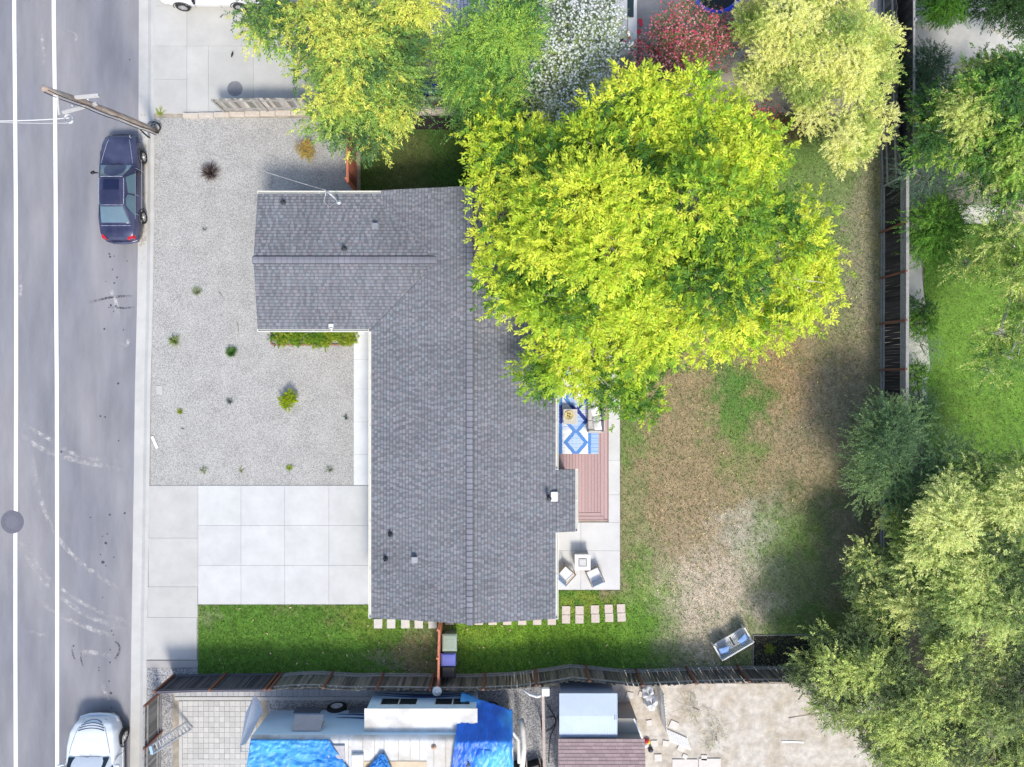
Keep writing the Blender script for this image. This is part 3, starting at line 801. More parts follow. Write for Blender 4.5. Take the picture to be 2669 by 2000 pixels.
pillow('throw_pillow', 1556, 1091, DZ+.50, .42, .42, .14, rot(-.6, .2, -.6), M('pale_grey_fabric', (.66,.65,.66), .9, .06, 10), 'pale grey throw pillow leaning between two white ones on the sofa', group=g)
pillow('throw_pillow', 1557, 1109, DZ+.52, .50, .46, .17, rot(.15, .1, -.8), m_fabric_w, 'white throw pillow at the south end of the outdoor sofa', group=g)
pillow('throw_pillow', 1553, 1048, DZ+.52, .46, .46, .16, rot(-.3, .1, -.7), m_fabric_w, 'white throw pillow at the leafy north end of the outdoor sofa', group=g)
# coffee table
t = thing('coffee_table', 'square grey slatted coffee table on the blue patterned rug', 'table', tuple(P(1484,1085,0)+Vector((0,0,DZ+.01))))
b = MB()
for i in range(8): b.box(-.32+i*.08+.003, -.32+(i+1)*.08-.003, -.34, .34, .38, .41)
b.build('tabletop', M('pale_slats', (.55,.52,.47), .8, .08, 8), t)
b = MB(); b.box(-.29, .29, -.31, .31, .31, .378); b.build('apron', m_fabric_g, t)
for sx in (-1, 1):
    for sy in (-1, 1): b = MB(); b.box(sx*.28-.025, sx*.28+.025, sy*.30-.025, sy*.30+.025, 0, .31); b.build('leg', m_fabric_g, t)
c = P(1483, 1083, DZ+.43)
t = thing('serving_tray', 'round yellow woven tray with small pots on the coffee table', 'tray', tuple(c-Vector((0,0,.007))))
b = MB(); b.smooth = True; b.lathe((0,0,0), [(.17,0),(.19,.0),(.205,.035),(.195,.035),(.18,.01),(.001,.01)], 28); b.build('tray', m_tray, t)
for i, (dx, dy, r, m_) in enumerate(((-.05,-.02,.03,m_vdark),(.05,.05,.035,M('sage_pot', (.20,.22,.13), .7)),(.03,-.07,.03,m_vdark),(-.04,.06,.045,M('straw_pot', (.50,.42,.20), .7)))):
    b = MB(); b.smooth = True; b.lathe((dx,dy,.01), [(r*.8,0),(r,.03),(r*.8,.07),(r*.5,.07)], 14); b.build('pot', m_, t)
# armchair half hidden by the lime tree
t = thing('armchair', 'white cushioned armchair on the rug half hidden under the lime green tree', 'chair', tuple(P(1512,1022,0)+Vector((0,0,DZ+.01))), rz=.05)
b = MB(); b.box(-.33,.33,-.33,.33,.18,.25)
for sx in (-.33,.33): b.box(sx-.03, sx+.03, -.33, .33, .48, .52); b.box(sx-.02, sx+.02, .28, .32, 0, .5); b.box(sx-.02, sx+.02, -.32, -.28, 0, .5)
b.build('frame', MATS['taupe_wood'], t)
b = MB(); b.box(-.29,.29,-.28,.31,.25,.38); b.build('seat_cushion', m_fabric_w, t, bevel=.04)
b = MB(); b.obox((0,.30,.55),(.56,.13,.4), rot(x=-.2)); b.build('back_cushion', m_fabric_w, t, bevel=.04)
# fire table
t = thing('fire_table', 'square white fire pit table on the patio between two chairs', 'fire table', tuple(P(1515,1457,0)+Vector((0,0,.03))), rz=.0)
hw_ = .365; b = MB(); b.box(-hw_,hw_,-hw_,hw_,.54,.60)
b.cc = (.6,.6,.6); b.build('tabletop', M('white_stone', (.64,.63,.61), .6, .04, 5), t, bevel=.008)
b = MB(); b.box(-.31,.31,-.31,.31,0,.538); b.build('base', M('light_stone', (.50,.49,.48), .7, .06, 5), t)
b = MB()
for s_ in (-1, 1): b.box(-.18,.18,s_*.17-.012,s_*.17+.012,.60,.612); b.box(s_*.17-.012,s_*.17+.012,-.158,.158,.60,.612)
b.build('burner_rim', m_vdark, t)
b = MB(); b.box(-.155,.155,-.155,.155,.602,.606); b.build('burner_pan', M('white_stone_chips', (.55,.54,.53), .9, .3, 60, .5, 80), t)
# patio chairs
def patio_chair(px, py, rz, label):
    t = thing('patio_chair', label, 'chair', tuple(P(px,py,0)+Vector((0,0,.03))), rz=rz, group='patio chairs round the fire table')
    wd = M('teak', (.42,.27,.14), .6, .15, 10); dkw = M('dark_arm', (.10,.09,.085), .5, .1, 10)
    b = MB()
    for sx in (-.31, .31):
        b.box(sx-.02, sx+.02, .26, .30, 0, .58); b.bar((sx,-.30,0), (sx,-.42,.62), .04)
        b.box(sx-.018, sx+.018, -.36, .28, .30, .34)
    b.box(-.30,.30,.26,.30,.30,.34); b.box(-.30,.30,-.34,-.30,.28,.32); b.bar((-.31,-.42,.62),(.31,-.42,.62),.035)
    b.build('frame', wd, t)
    for sx in (-.31, .31): b = MB(); b.box(sx-.022, sx+.022, -.40, .34, .58, .605); b.build('armrest', dkw, t, bevel=.006)
    b = MB(); b.obox((0,-.02,.385),(.54,.56,.10), rot(x=.07)); b.build('seat_cushion', m_fabric_w, t, bevel=.03)
    b = MB(); b.obox((0,-.34,.60),(.54,.11,.44), rot(x=.28)); b.build('back_cushion', M('pale_blue_fabric', (.50,.56,.66), .9, .1, 8), t, bevel=.03)
    return t
patio_chair(1473, 1490, R(-42), 'white patio chair turned towards the table beside the house wall')
patio_chair(1546, 1492, R(24), 'patio chair with dark armrests and pale blue back on the open side of the patio')
# garden bench
t = thing('garden_bench', 'weathered grey slatted wooden garden bench beside the mulch bed', 'bench', tuple(P(1899,1664,0)), rz=R(30.5))
bw_ = M('bench_wood', (.66,.65,.63), .85, .12, 9, .2, 60)
L = 1.62
b = MB(); n = 22
for i in range(n):
    x = -L/2+.07+i*(L-.14)/(n-1)
    if i == n//2: continue
    b.box(x-.026, x+.026, -.22, .24, .41, .43)
b.build('seat', bw_, t)
b = MB(); b.box(-L/2,L/2,.24,.30,.37,.435); b.box(-L/2,L/2,-.26,-.22,.36,.43); b.box(-L/2+.05,L/2-.05,-.33,-.28,.84,.90); b.build('rail', bw_, t)
b = MB()
for i in range(n):
    x = -L/2+.08+i*(L-.16)/(n-1); b.bar((x,-.25,.45),(x,-.32,.85),.035,.018,up=(0,1,0))
b.build('backrest', bw_, t)
b = MB(); b.bar((-.01,-.20,.405),(-.01,.22,.405),.05,.01); b.build('slat_gap', m_black, t)
for sx in (-1, 1):
    b = MB(); b.box(sx*L/2-.035, sx*L/2+.035, -.30, .36, .62, .66); b.build('armrest', bw_, t)
    for y0, zt in ((.28,.62),(-.30,.88)): b = MB(); b.box(sx*L/2-.03, sx*L/2+.03, y0-.03, y0+.03, 0, zt); b.build('leg', bw_, t)
Rb = Matrix.Rotation(R(30.5), 3, 'Z'); bo = P(1899,1664,0)
for sx, lb in ((-1, 'blue square cushion at the west end of the garden bench'), (1, 'blue square cushion at the end of the garden bench nearest the mulch bed')):
    b = MB(); cushion(b, (0,0,0), .50, .50, .18, rot(R(30.5)+.25*sx, 0.62, 0))
    o = b.build('cushion', m_fabric_b); o.location = bo+Rb @ Vector((sx*.50, -.06, .66)); tag(o, lb, 'cushion', 'blue cushions on the garden bench')

# ------------------------------------------------------------------ stepping stones
def paver(px, py, wp, hp, rz, label, group, mat):
    c = P(px, py, 0); b = MB(); b.obox((0,0,.02), (wp/S, hp/S, .06), rot(rz))
    o = b.build('stepping_stone', mat, bevel=.008); o.location = (c.x, c.y, .02)
    return tag(o, label, 'stepping stone', group)
m_pv = M('pink_paver', (.58,.49,.43), .85, .07, 5, .15, 60)
m_pv2 = M('pale_paver', (.60,.56,.51), .85, .07, 5, .15, 60)
places = ['nearest the house', 'second from the house', 'in the middle', 'second from the dry lawn', 'nearest the dry lawn']
for i, (px, py) in enumerate(((1475,1602),(1510,1602),(1550,1600),(1586,1598),(1618,1597))):
    for j, wv in enumerate(('upper', 'lower')):
        paver(px+j*1.5*(i > 1), py-12+j*23.2, 21.5, 22, R(.8*i-1.5)*.6, '%s square paver of the stepping pair %s on the side lawn' % (wv, places[i]), 'paired square pavers on the side lawn', m_pv)
pl = ['nearest the driveway side', 'second from the driveway side', 'third from the driveway side', 'second from the red gate', 'nearest the red gate']
for i, px in enumerate((986,1020,1057,1092,1128)):
    paver(px, 1625, 22, 24, 0, 'pale paver under the south eave %s' % pl[i], 'pale pavers west of the red gate', m_pv2)
pl = ['just east of the bins', 'just east of the ridge line', 'second east of the ridge line', 'third east of the ridge line', 'fourth east of the ridge line', 'second from the back corner', 'at the back corner of the house']
for i, px in enumerate((1172,1248,1284,1322,1361,1400,1438)):
    paver(px, 1618, 22, 20, 0, 'pinkish paver along the south wall %s' % pl[i], 'pavers along the south wall', m_pv)

# ------------------------------------------------------------------ fences
def fence(name, label, line, height, tint, board=.14, thick=.02, side=1, post_sp=2.1, rails=(0.25, 1.55), rail_mat=None, post_mat=None, seed=0, lattice=0, gap=.006, top_rail=True, jag=.05, group=None, wob=.015, kick=True):
    """line: ground points in photo pixels; side: +1 rails on left of direction"""
    pts = [P(x, y, 0) for x, y in line]
    t = thing(name, label, 'fence', tuple((pts[0]+pts[-1])/2), group=group)
    rs = random.Random(seed); b = MB(); bl = MB()
    rail_mat = rail_mat or m_greywood; post_mat = post_mat or m_post
    br = MB(); posts = []
    dist = 0; nextpost = 0
    for i in range(len(pts)-1):
        a = pts[i]; c = pts[i+1]; d = c-a; L = d.length
        if L < .01: continue
        d.normalize(); nrm = Vector((-d.y, d.x, 0))*side
        s = 0
        while s < L:
            wd = min(board*rs.uniform(.9, 1.05), L-s+.02)
            g = rs.uniform(.45, 1.5); b.cc = tuple(min(1, g*k*rs.uniform(.95, 1.05)) for k in tint)
            cpt = a+d*(s+wd/2); hh = height-rs.uniform(0, jag); tl = rs.uniform(-wob, wob)
            m = Matrix((d, nrm, Vector((0,0,1)))).transposed()
            m = m @ Matrix.Rotation(tl, 3, 'Y') @ Matrix.Rotation(rs.uniform(-wob, wob), 3, 'X')
            b.obox(cpt+Vector((0,0,hh/2)), (wd-gap, thick, hh), m); s += wd
        for rz_ in rails:
            br.bar(a+nrm*(thick/2+.022)+Vector((0,0,rz_)), c+nrm*(thick/2+.022)+Vector((0,0,rz_)), .04, .09)
        if kick: br.bar(a+nrm*.03+Vector((0,0,.07)), c+nrm*.03+Vector((0,0,.07)), .045, .16)
        if top_rail: br.bar(a+nrm*.01+Vector((0,0,height-.02)), c+nrm*.01+Vector((0,0,height-.02)), .09, .035)
        if lattice:
            z0 = height; z1 = height+lattice; q = .075; s = 0
            while s < L:
                p = a+d*s
                bl.bar(p+Vector((0,0,z0)), p+d*lattice+Vector((0,0,z1)), .03, .012, up=nrm); bl.bar(p+d*lattice+Vector((0,0,z0))+nrm*.014, p+Vector((0,0,z1))+nrm*.014, .03, .012, up=nrm); s += q
            br.bar(a+Vector((0,0,z1+.02)), c+Vector((0,0,z1+.02)), .13, .04)
        while nextpost <= dist+L+1e-6:
            posts.append((a+d*(nextpost-dist)+nrm*(thick/2+.048), d)); nextpost += post_sp
        dist += L
    b.build('boards', m_woodattr, t, True)
    if br.v: br.build('rails', rail_mat, t, True)
    if bl.v: bl.build('lattice', m_greywood, t, True)
    for p, d in posts:
        q = MB(); q.obox(p+Vector((0,0,(height+lattice+.06)/2)), (.09, .09, height+lattice+.06), Matrix((d, Vector((-d.y, d.x, 0)), Vector((0,0,1)))).transposed()); q.build('post', post_mat, t, True)
    return t
fence('wooden_fence', 'tall black board fence with red posts and lattice top behind the dry lawn', [(2297,494),(2297,700),(2296,1000),(2296,1300),(2297,1600),(2297,1800)][::-1], 1.82, (.035,.03,.032), side=1, post_sp=2.13, lattice=.26, seed=3, rails=(.3,1.7))
fence('wooden_fence', 'leaning weathered fence with two pale rails at the north east corner', [(2290,-40),(2291,120),(2294,300),(2300,490)][::-1], 1.55, (.10,.10,.105), side=1, rails=(.5,1.2), seed=4, post_mat=m_greywood, top_rail=False, jag=.12, post_sp=2.3)
fence('wooden_fence', 'dark board fence with grey cap beside the flagstone garden', [(2318,-60),(2318,480)][::-1], 1.95, (.055,.05,.05), side=-1, rails=(.4,1.6), seed=5, post_mat=m_greywood, post_sp=2.2, jag=.02)
fence('wooden_fence', 'sagging weathered board fence between the side lawn and the motorhome', [(738,1757),(790,1752),(840,1751),(930,1757),(1010,1756),(1148,1758),(1240,1758),(1350,1753),(1430,1742),(1488,1733),(1560,1740),(1640,1748),(1750,1743),(1880,1738),(2000,1738),(2150,1742),(2295,1742)], 1.72, (.14,.13,.12), side=1, post_sp=2.35, rails=(.3,1.45), seed=6, jag=.09, wob=.03, gap=.012, top_rail=False)
fence('panel_fence', 'dark stained slatted screen fence at the street end of the front lawn', [(455,1762),(560,1758),(738,1757)], 1.75, (.065,.062,.075), side=1, post_sp=2.42, board=.09, rails=(.12,1.6), seed=7, jag=0, wob=.0, gap=.003, rail_mat=M('dark_rail', (.11,.105,.13), .7, .1, 8), post_mat=M('brown_post', (.23,.09,.05), .8, .2, 8))
fence('wooden_fence', 'grey board fence facing the street beside the paver court', [(420,1800),(419,1880),(417,2000),(416,2300)], 1.5, (.19,.18,.165), side=1, post_sp=1.9, rails=(.3,1.2), seed=8, jag=.02, wob=.005)
fence('wooden_fence', 'weathered fence beside the neighbouring driveway', [(588,291),(690,289),(830,288)], 1.4, (.34,.32,.29), side=-1, rails=(.35,1.2), seed=9, post_mat=m_greywood, post_sp=2.0, jag=.08, top_rail=False)
fence('wooden_fence', 'brown fence behind the blue bins between the leafy trees', [(1050,286),(1200,286),(1420,286)], 1.35, (.16,.13,.105), side=-1, rails=(.3,1.2), seed=10, post_mat=m_greywood, post_sp=1.3, jag=.03)
fence('red_fence', 'short red stained fence between the gravel yard and the shaded lawn', [(928,355),(929,430),(930,505)], 1.75, (.45,.13,.075), side=-1, rails=(.3,1.0,1.6), rail_mat=m_redwood, post_mat=m_redwood, seed=11, jag=0, wob=0, post_sp=2.5, board=.13)
fence('red_gate', 'narrow red stained gate fence beside the wheeled bins', [(1154,1612),(1153,1660),(1152,1762)], 1.5, (.52,.20,.12), side=-1, rails=(.3,1.2), rail_mat=m_redwood, post_mat=m_redwood, seed=12, jag=0, wob=0, post_sp=1.25, board=.13)

# ------------------------------------------------------------------ wheeled bins
def bin_(px, py, rz, col, lidcol, label, s=1.0, group='wheeled bins beside the red gate'):
    t = thing('wheeled_bin', label, 'bin', tuple(P(px,py,0)), rz=rz, group=group)
    mb = M('bin_'+str(col), col, .5, .08, 6); ml = M('bin_'+str(lidcol), lidcol, .5, .08, 6)
    b = MB(); w0, w1, d0, d1, h = .22*s, .28*s, .24*s, .32*s, 1.0
    vs = [(-w0,-d0,.05),(w0,-d0,.05),(w0,d0,.05),(-w0,d0,.05),(-w1,-d1,h),(w1,-d1,h),(w1,d1,h),(-w1,d1,h)]
    b.add(vs, [(3,2,1,0),(0,1,5,4),(1,2,6,5),(2,3,7,6),(3,0,4,7),(4,5,6,7)]); b.build('body', mb, t, bevel=.02)
    b = MB(); b.smooth = False
    def lid(u, v):
        x = (u*2-1)*(w1+.02); y = (v*2-1)*(d1+.03); e = min(1, (1-abs(u*2-1))*6)*min(1, (1-abs(v*2-1))*6)
        return (x, y, h+.01+.05*e)
    b.grid(lid, 14, 14); b.box(-w1-.02, w1+.02, -d1-.03, d1+.03, h-.03, h+.009); b.build('lid', ml, t, bevel=.006)
    b = MB(); b.box(-w1*.55, w1*.55, -d1*.5, d1*.45, h+.06, h+.068); b.build('lid_panel', ml, t, bevel=.004)
    b = MB(); b.tube([(-w1*.8,d1+.03,h-.08),(-w1*.8,d1+.1,h-.02),(w1*.8,d1+.1,h-.02),(w1*.8,d1+.03,h-.08)], .016, 6); b.build('handle', mb, t)
    for sx in (-1, 1): b = MB(); b.smooth = True; b.lathe((sx*w0-.025, d0+.03, .12), [(.02,0),(.12,0),(.12,.05),(.02,.05)], 16, 'X'); b.build('wheel', m_rubber, t)
    return t
bin_(1177, 1654, R(180), (.06,.085,.065), (.24,.30,.24), 'wheeled bin with pale green lid, the northernmost of the three beside the red gate', 1.12)
bin_(1174, 1697, R(90), (.05,.05,.12), (.10,.12,.42), 'wheeled bin with violet blue lid between the green and the black one', .95)
bin_(1174, 1728, R(90), (.012,.012,.014), (.018,.018,.02), 'black wheeled bin against the board fence', .9)
for dx, cc, lb in ((-33,(.012,.012,.014),'black bin half under the leafy tree beside the blue bin'),(0,(.02,.03,.24),'blue wheeled bin with a white sticker behind the brown fence'),(36,(.02,.04,.30),'blue wheeled bin partly covered by leaves behind the brown fence')):
    t = bin_(1128+dx, 262, R(0), cc, cc, lb, .98, 'wheeled bins on the side path of the neighbours')
    if dx == 0: b = MB(); b.box(-.10,.10,-.14,-.04,1.069,1.072); b.build('sticker', m_white, t)
b = MB(); b.smooth = True
c = P(1150, 1757, 0)
t = thing('garden_light', 'grey round lamp on a post where the red gate meets the fence', 'lamp', tuple(c))
b.tube([(0,0,0),(0,0,1.75)], .035, 8); b.build('post', m_post, t)
b = MB(); b.smooth = True; b.lathe((0,0,1.72), [(.05,0),(.21,.04),(.215,.07),(.19,.10),(.07,.14),(.06,.17),(.01,.18)], 28); b.build('lamp_head', m_steel, t)

# ------------------------------------------------------------------ foliage
def unit(v): return v/np.maximum(np.linalg.norm(v, axis=-1, keepdims=True), 1e-9)
def leaves_from(rs, pos, dirv, L, Wd, cols, fold=.25):
    """one folded lozenge leaf (two quads -> 2 faces of 3) per row"""
    n = len(pos)
    d = unit(dirv)
    upv = unit(np.stack([rs.normal(0, .36, n), rs.normal(0, .36, n), np.ones(n)], -1))
    sidev = unit(np.cross(d, upv)); nv = unit(np.cross(sidev, d))
    L = L[:, None]; Wd = Wd[:, None]
    a = pos; m = pos+d*L*.45-nv*Wd*fold; t = pos+d*L-nv*L*.12
    l = pos+d*L*.42+sidev*Wd*.5; r = pos+d*L*.42-sidev*Wd*.5
    V = np.stack([a, l, t, r], 1).reshape(-1, 3)
    F = np.arange(4*n).reshape(-1, 4)
    return V, F, cols
def make_crown(lobes, nclump, nspray, nleaf, leafL, leafW, palette, seed, twig=.5, clump_r=.45, flat=.7, droop=.35, inner=.55, jitter=.18, rag=.18, wind=None, pal_scale=1.1, sub=0, frac=.42, crease=.8, shrink=.13, zlow=-.35):
    rs = np.random.RandomState(seed)
    cs = np.array([list(P(x, y, z))+[max(r/S*(H-z)/H-shrink*min(1, r/60), .12), rz] for (x, y, r, z, rz) in lobes])
    cs0 = cs
    if sub:
        L2 = []
        for row in cs:
            for k in range(sub):
                dd = rs.normal(0, 1, 3); dd[2] = abs(dd[2])*.8+.1; dd /= np.linalg.norm(dd); f = frac*rs.uniform(.75, 1.25)
                L2.append([row[0]+dd[0]*row[3]*(1-f*.75), row[1]+dd[1]*row[3]*(1-f*.75), row[2]+dd[2]*row[4]*(1-f*.5), row[3]*f, max(.28, row[4]*f*1.15), 0])
        cs = np.array(L2)[:, :5]
    pr = cs[:, 3]**2; pr /= pr.sum()
    tintl = rs.normal(0, .20, len(cs))
    li = rs.choice(len(cs), nclump, p=pr)
    d = rs.normal(0, 1, (nclump, 3)); d[:, 2] = np.abs(d[:, 2])*.9+zlow*rs.rand(nclump); d = unit(d)
    ang = np.arctan2(d[:, 1], d[:, 0])
    rr = 1+rag*(np.sin(ang*3+li*1.7)+.7*np.sin(ang*7+li*2.9)+.6*np.sin(ang*13+li))/1.6
    q = inner+(1-inner)*rs.rand(nclump)**.5
    cc = cs[li, :3]+d*np.stack([cs[li, 3]*rr, cs[li, 3]*rr, cs[li, 4]], -1)*q[:, None]
    if sub:
        inside = np.zeros(nclump, bool)
        for j in range(len(cs)):
            q2 = (((cc[:, :2]-cs[j, :2])/cs[j, 3])**2).sum(1)+((cc[:, 2]-cs[j, 2])/cs[j, 4])**2
            inside |= (q2 < crease**2) & (li != j)
        keep = ~inside; cc = cc[keep]; li = li[keep]; d = d[keep]; nclump = len(cc)
    # sprays
    ns = nclump*nspray; ci = np.repeat(np.arange(nclump), nspray)
    out = unit(cc-cs[li, :3]*np.array([1, 1, 1])); out[:, 2] *= .4
    off = rs.normal(0, clump_r, (ns, 3)); off[:, 2] *= flat*.7
    sp = cc[ci]+off
    sdv = unit(out[ci]*.8+off/clump_r*.5+rs.normal(0, .35, (ns, 3))+(0 if wind is None else np.array(wind)))
    tl = twig*rs.uniform(.6, 1.25, ns)
    # leaves
    nl = ns*nleaf; si = np.repeat(np.arange(ns), nleaf); t = np.tile(np.linspace(.1, 1, nleaf), ns)
    pos = sp[si]+sdv[si]*(tl[si]*t)[:, None]
    pos[:, 2] -= droop*tl[si]*t**2
    sidv = unit(np.cross(sdv, np.array([0, 0, 1.0])))
    sg = np.where(np.arange(nl) % 2 == 0, 1.0, -1.0)
    ld = sdv[si]*.75+sidv[si]*sg[:, None]*.8*(1-t*.6)[:, None]+rs.normal(0, .25, (nl, 3)); ld[:, 2] -= droop*.5
    LL = leafL*rs.uniform(.7, 1.3, nl); WW = leafW*rs.uniform(.8, 1.25, nl)
    pal = np.array(palette)
    pn = fbm(cc[:, 0]*pal_scale+seed, cc[:, 1]*pal_scale+seed*3, 3)+rs.normal(0, .10, nclump)+tintl[li]
    pn = np.clip((pn-.16)/.56, 0, .999)*(len(pal)-1)
    i0 = np.floor(pn).astype(int); fr = (pn-i0)[:, None]
    base = pal[i0]*(1-fr)+pal[np.minimum(i0+1, len(pal)-1)]*fr
    c = base[ci][si]*rs.uniform(1-jitter, 1+jitter, (nl, 1))*(1+rs.normal(0, .05, (nl, 3)))
    c *= rs.uniform(.85, 1.15, ns)[si][:, None]
    return pos, leaves_from(rs, pos, ld, LL, WW, np.clip(c, 0.004, .9)), cc, cs0, sp
def tree(name, label, cat, base, lobes, nclump, nspray, nleaf, leafL, leafW, palette, seed, trunk_r=.2, bark=None, limbs=10, twigs=60, group=None, flowers=None, part='crown', twig_r=.012, **kw):
    bp = P(base[0], base[1], 0)
    t = thing(name, label, cat, tuple(bp), group=group)
    pos, (V, F, C), cc, cs, sp = make_crown(lobes, nclump, nspray, nleaf, leafL, leafW, palette, seed, **kw)
    rawmesh(part, V, F, m_leafmat, t, C, off=tuple(bp))
    rs = random.Random(seed)
    b = MB(); b.smooth = True
    zc = float(cs[:, 2].mean()); cm = Vector(cs[:, :3].mean(0))
    fork = Vector((bp.x*.8+cm.x*.2, bp.y*.8+cm.y*.2, max(.15, zc*.35)))
    b.tube([bp, (bp+fork)/2+Vector((.03,.02,0)), fork], [trunk_r*1.2, trunk_r, trunk_r*.85], 9)
    idx = list(range(len(cs)))
    ends = []
    for i in idx[:limbs]:
        e = Vector(cs[i, :3])+Vector((0,0,-cs[i,4]*.1))
        m1 = fork.lerp(e, .5)+Vector((rs.uniform(-.2,.2), rs.uniform(-.2,.2), .25))*min(1, zc/4)
        b.tube([fork, m1, e], [trunk_r*.6, trunk_r*.38, trunk_r*.2], 7); ends.append((e, i)); ends.append((m1, i))
    for k in range(twigs):
        j = rs.randrange(len(cc)); p = Vector(cc[j])
        e = min(ends, key=lambda q: (q[0]-p).length)[0] if ends else fork
        m1 = e.lerp(p, .5)+Vector((rs.uniform(-.15,.15), rs.uniform(-.15,.15), rs.uniform(0,.2)))
        b.tube([e, m1, p], [twig_r*2.2, twig_r*1.4, twig_r*.7], 5)
    b.build('trunk', bark or m_bark, t, True)
    if flowers:
        nf, fs_, fc, fj = flowers
        r2 = np.random.RandomState(seed+1)
        k = r2.choice(len(pos), nf); fp = pos[k]+r2.normal(0, .05, (nf, 3)); fp[:, 2] += .07
        # five petals each
        a = r2.uniform(0, 6.28, nf)
        Vs = []; n5 = 5
        dirs = []; ps = []
        for q in range(n5):
            an = a+q*2*PI/n5; dirs.append(np.stack([np.cos(an), np.sin(an), np.full(nf, .25)], -1)); ps.append(fp)
        dirs = np.concatenate(dirs); ps = np.concatenate(ps)
        colr = np.array(fc)[r2.randint(0, len(fc), nf)]*r2.uniform(1-fj, 1+fj, (nf, 1)); colr = np.tile(colr, (n5, 1))
        V, F, C = leaves_from(r2, ps, dirs, np.full(len(ps), fs_), np.full(len(ps), fs_*.85), np.clip(colr, 0, .92), 0.05)
        o = rawmesh('blossoms', V, F, m_leafmat, t, C, off=tuple(bp)); o['kind'] = 'stuff'
    return t

# lime green tree behind the house
LIME = [(.08,.20,.03),(.22,.40,.04),(.42,.59,.045),(.57,.71,.055),(.72,.80,.08)]
big = [(1560,600,205,6.3,1.6),(1800,560,190,6.2,1.5),(1930,700,170,5.8,1.3),(1470,515,138,5.8,1.2),(1360,440,110,5.0,1.0),(1310,560,70,4.9,.8),(1500,760,140,5.6,1.2),(1640,820,150,5.6,1.2),
       (1780,780,150,5.8,1.2),(1900,400,120,5.8,1.2),(1750,330,140,6.0,1.2),(1640,310,120,6.0,1.2),(1585,400,112,6.0,1.2),(1420,650,110,5.2,1.0),(1330,760,60,4.9,.7),(1480,900,100,5.0,.9),(1605,950,72,4.7,.9),
       (1690,930,75,4.9,.9),(1430,930,50,4.5,.7),(2050,640,95,5.3,1.0),(2080,760,80,5.1,.9),(2030,830,70,5.0,.9),(2080,560,60,5.3,.8),(1870,900,50,4.8,.6),(1260,500,38,4.6,.5),(1250,350,30,4.8,.5),(1310,310,40,5.0,.5),(1405,985,44,4.2,.5),(1400,820,72,4.9,.8),(1440,965,66,4.4,.7),(1500,985,58,4.4,.6),(1315,700,58,4.9,.6),(1275,430,50,4.8,.6),(1300,640,60,4.9,.6),(1565,985,52,4.4,.6),(1950,860,55,4.9,.6),(2110,690,60,5.1,.6),(1650,1050,55,4.3,.5),(2000,380,70,5.6,.8),(1290,410,40,4.8,.6)]
tree('lime_green_tree', 'large bright lime green tree overhanging the back of the house', 'tree', (1700,620), big, 3100, 8, 9, .165, .062, LIME, 11, sub=9, frac=.34, crease=.8, shrink=.12, twig_r=.016, trunk_r=.24, bark=m_bark_pale, limbs=16, twigs=420, twig=.40, clump_r=.24, droop=.3, inner=.62)
# leafy trees on the north boundary
NOR = [(.08,.17,.06),(.17,.31,.08),(.30,.47,.10),(.46,.60,.12),(.72,.74,.14)]
tree('leafy_tree', 'mixed green and yellow tree spreading over the driveway fence', 'tree', (930,190),
     [(950,130,130,5.0,1.4),(1040,60,110,5.2,1.2),(850,70,95,5.0,1.0),(740,60,75,4.8,.8),(690,90,45,4.5,.6),(880,230,90,4.6,1.0),(1010,220,100,4.6,1.0),(930,310,85,4.2,.9),(870,310,60,4.0,.7),(1030,300,55,4.0,.7),(960,370,45,3.6,.5),(1060,170,50,4.4,.7),(800,170,50,4.2,.6),(690,20,60,4.8,.7),(1070,15,38,4.8,.6)],
     1350, 8, 9, .125, .048, NOR, 21, shrink=.14, sub=8, frac=.38, crease=.7, trunk_r=.17, limbs=12, twigs=300, twig=.38, clump_r=.24, droop=.45, inner=.6, jitter=.3)
tree('leafy_tree', 'soft green tree between the yellowish tree and the white oleander', 'tree', (1255,190),
     [(1290,75,70,4.7,1.0),(1335,120,76,4.6,1.0),(1210,150,75,4.4,.9),(1270,220,90,4.1,.9),(1350,30,46,4.7,.7),(1220,290,50,3.6,.6),(1300,310,50,3.4,.6),(1180,210,40,4.0,.5)],
     800, 8, 10, .115, .034, [(.09,.22,.06),(.18,.38,.08),(.32,.54,.10),(.48,.66,.11)], 22, sub=8, frac=.38, crease=.7, trunk_r=.14, limbs=8, twigs=130, twig=.5, clump_r=.28, droop=.5, inner=.5, jitter=.28)
OLE = [(.06,.13,.04),(.14,.24,.06),(.26,.38,.09),(.40,.50,.12)]
tree('oleander_bush', 'tall oleander covered in white flowers beside the patio', 'oleander', (1460,220),
     [(1480,60,110,3.4,1.2),(1540,70,60,3.2,1.0),(1430,150,110,3.2,1.1),(1530,155,70,3.1,1.0),(1480,230,100,2.6,1.0),(1400,220,80,2.6,.9),(1530,260,55,2.2,.8),(1450,300,60,2.0,.7),(1350,250,40,2.4,.6),(1562,115,52,2.9,.9),(1500,300,58,2.0,.7)],
     1100, 7, 8, .11, .024, OLE, 23, sub=7, frac=.42, trunk_r=.09, limbs=8, twigs=40, twig=.4, clump_r=.3, droop=.2, inner=.4, flowers=(7500, .052, [(.90,.91,.90),(.86,.89,.88)], .05))
tree('oleander_bush', 'oleander covered in crimson pink flowers north of the lime tree', 'oleander', (1790,150),
     [(1785,90,72,2.3,1.0),(1740,135,54,2.1,.9),(1840,125,48,2.1,.9),(1700,150,42,1.9,.7),(1735,190,40,1.9,.6),(1880,100,40,2.1,.6)],
     260, 9, 8, .10, .02, [(.06,.11,.04),(.12,.18,.06),(.22,.26,.09)], 24, trunk_r=.07, limbs=6, twigs=30, twig=.35, clump_r=.25, droop=.2, inner=.4, flowers=(3300, .045, [(.80,.17,.26),(.88,.42,.46),(.74,.12,.20)], .15))
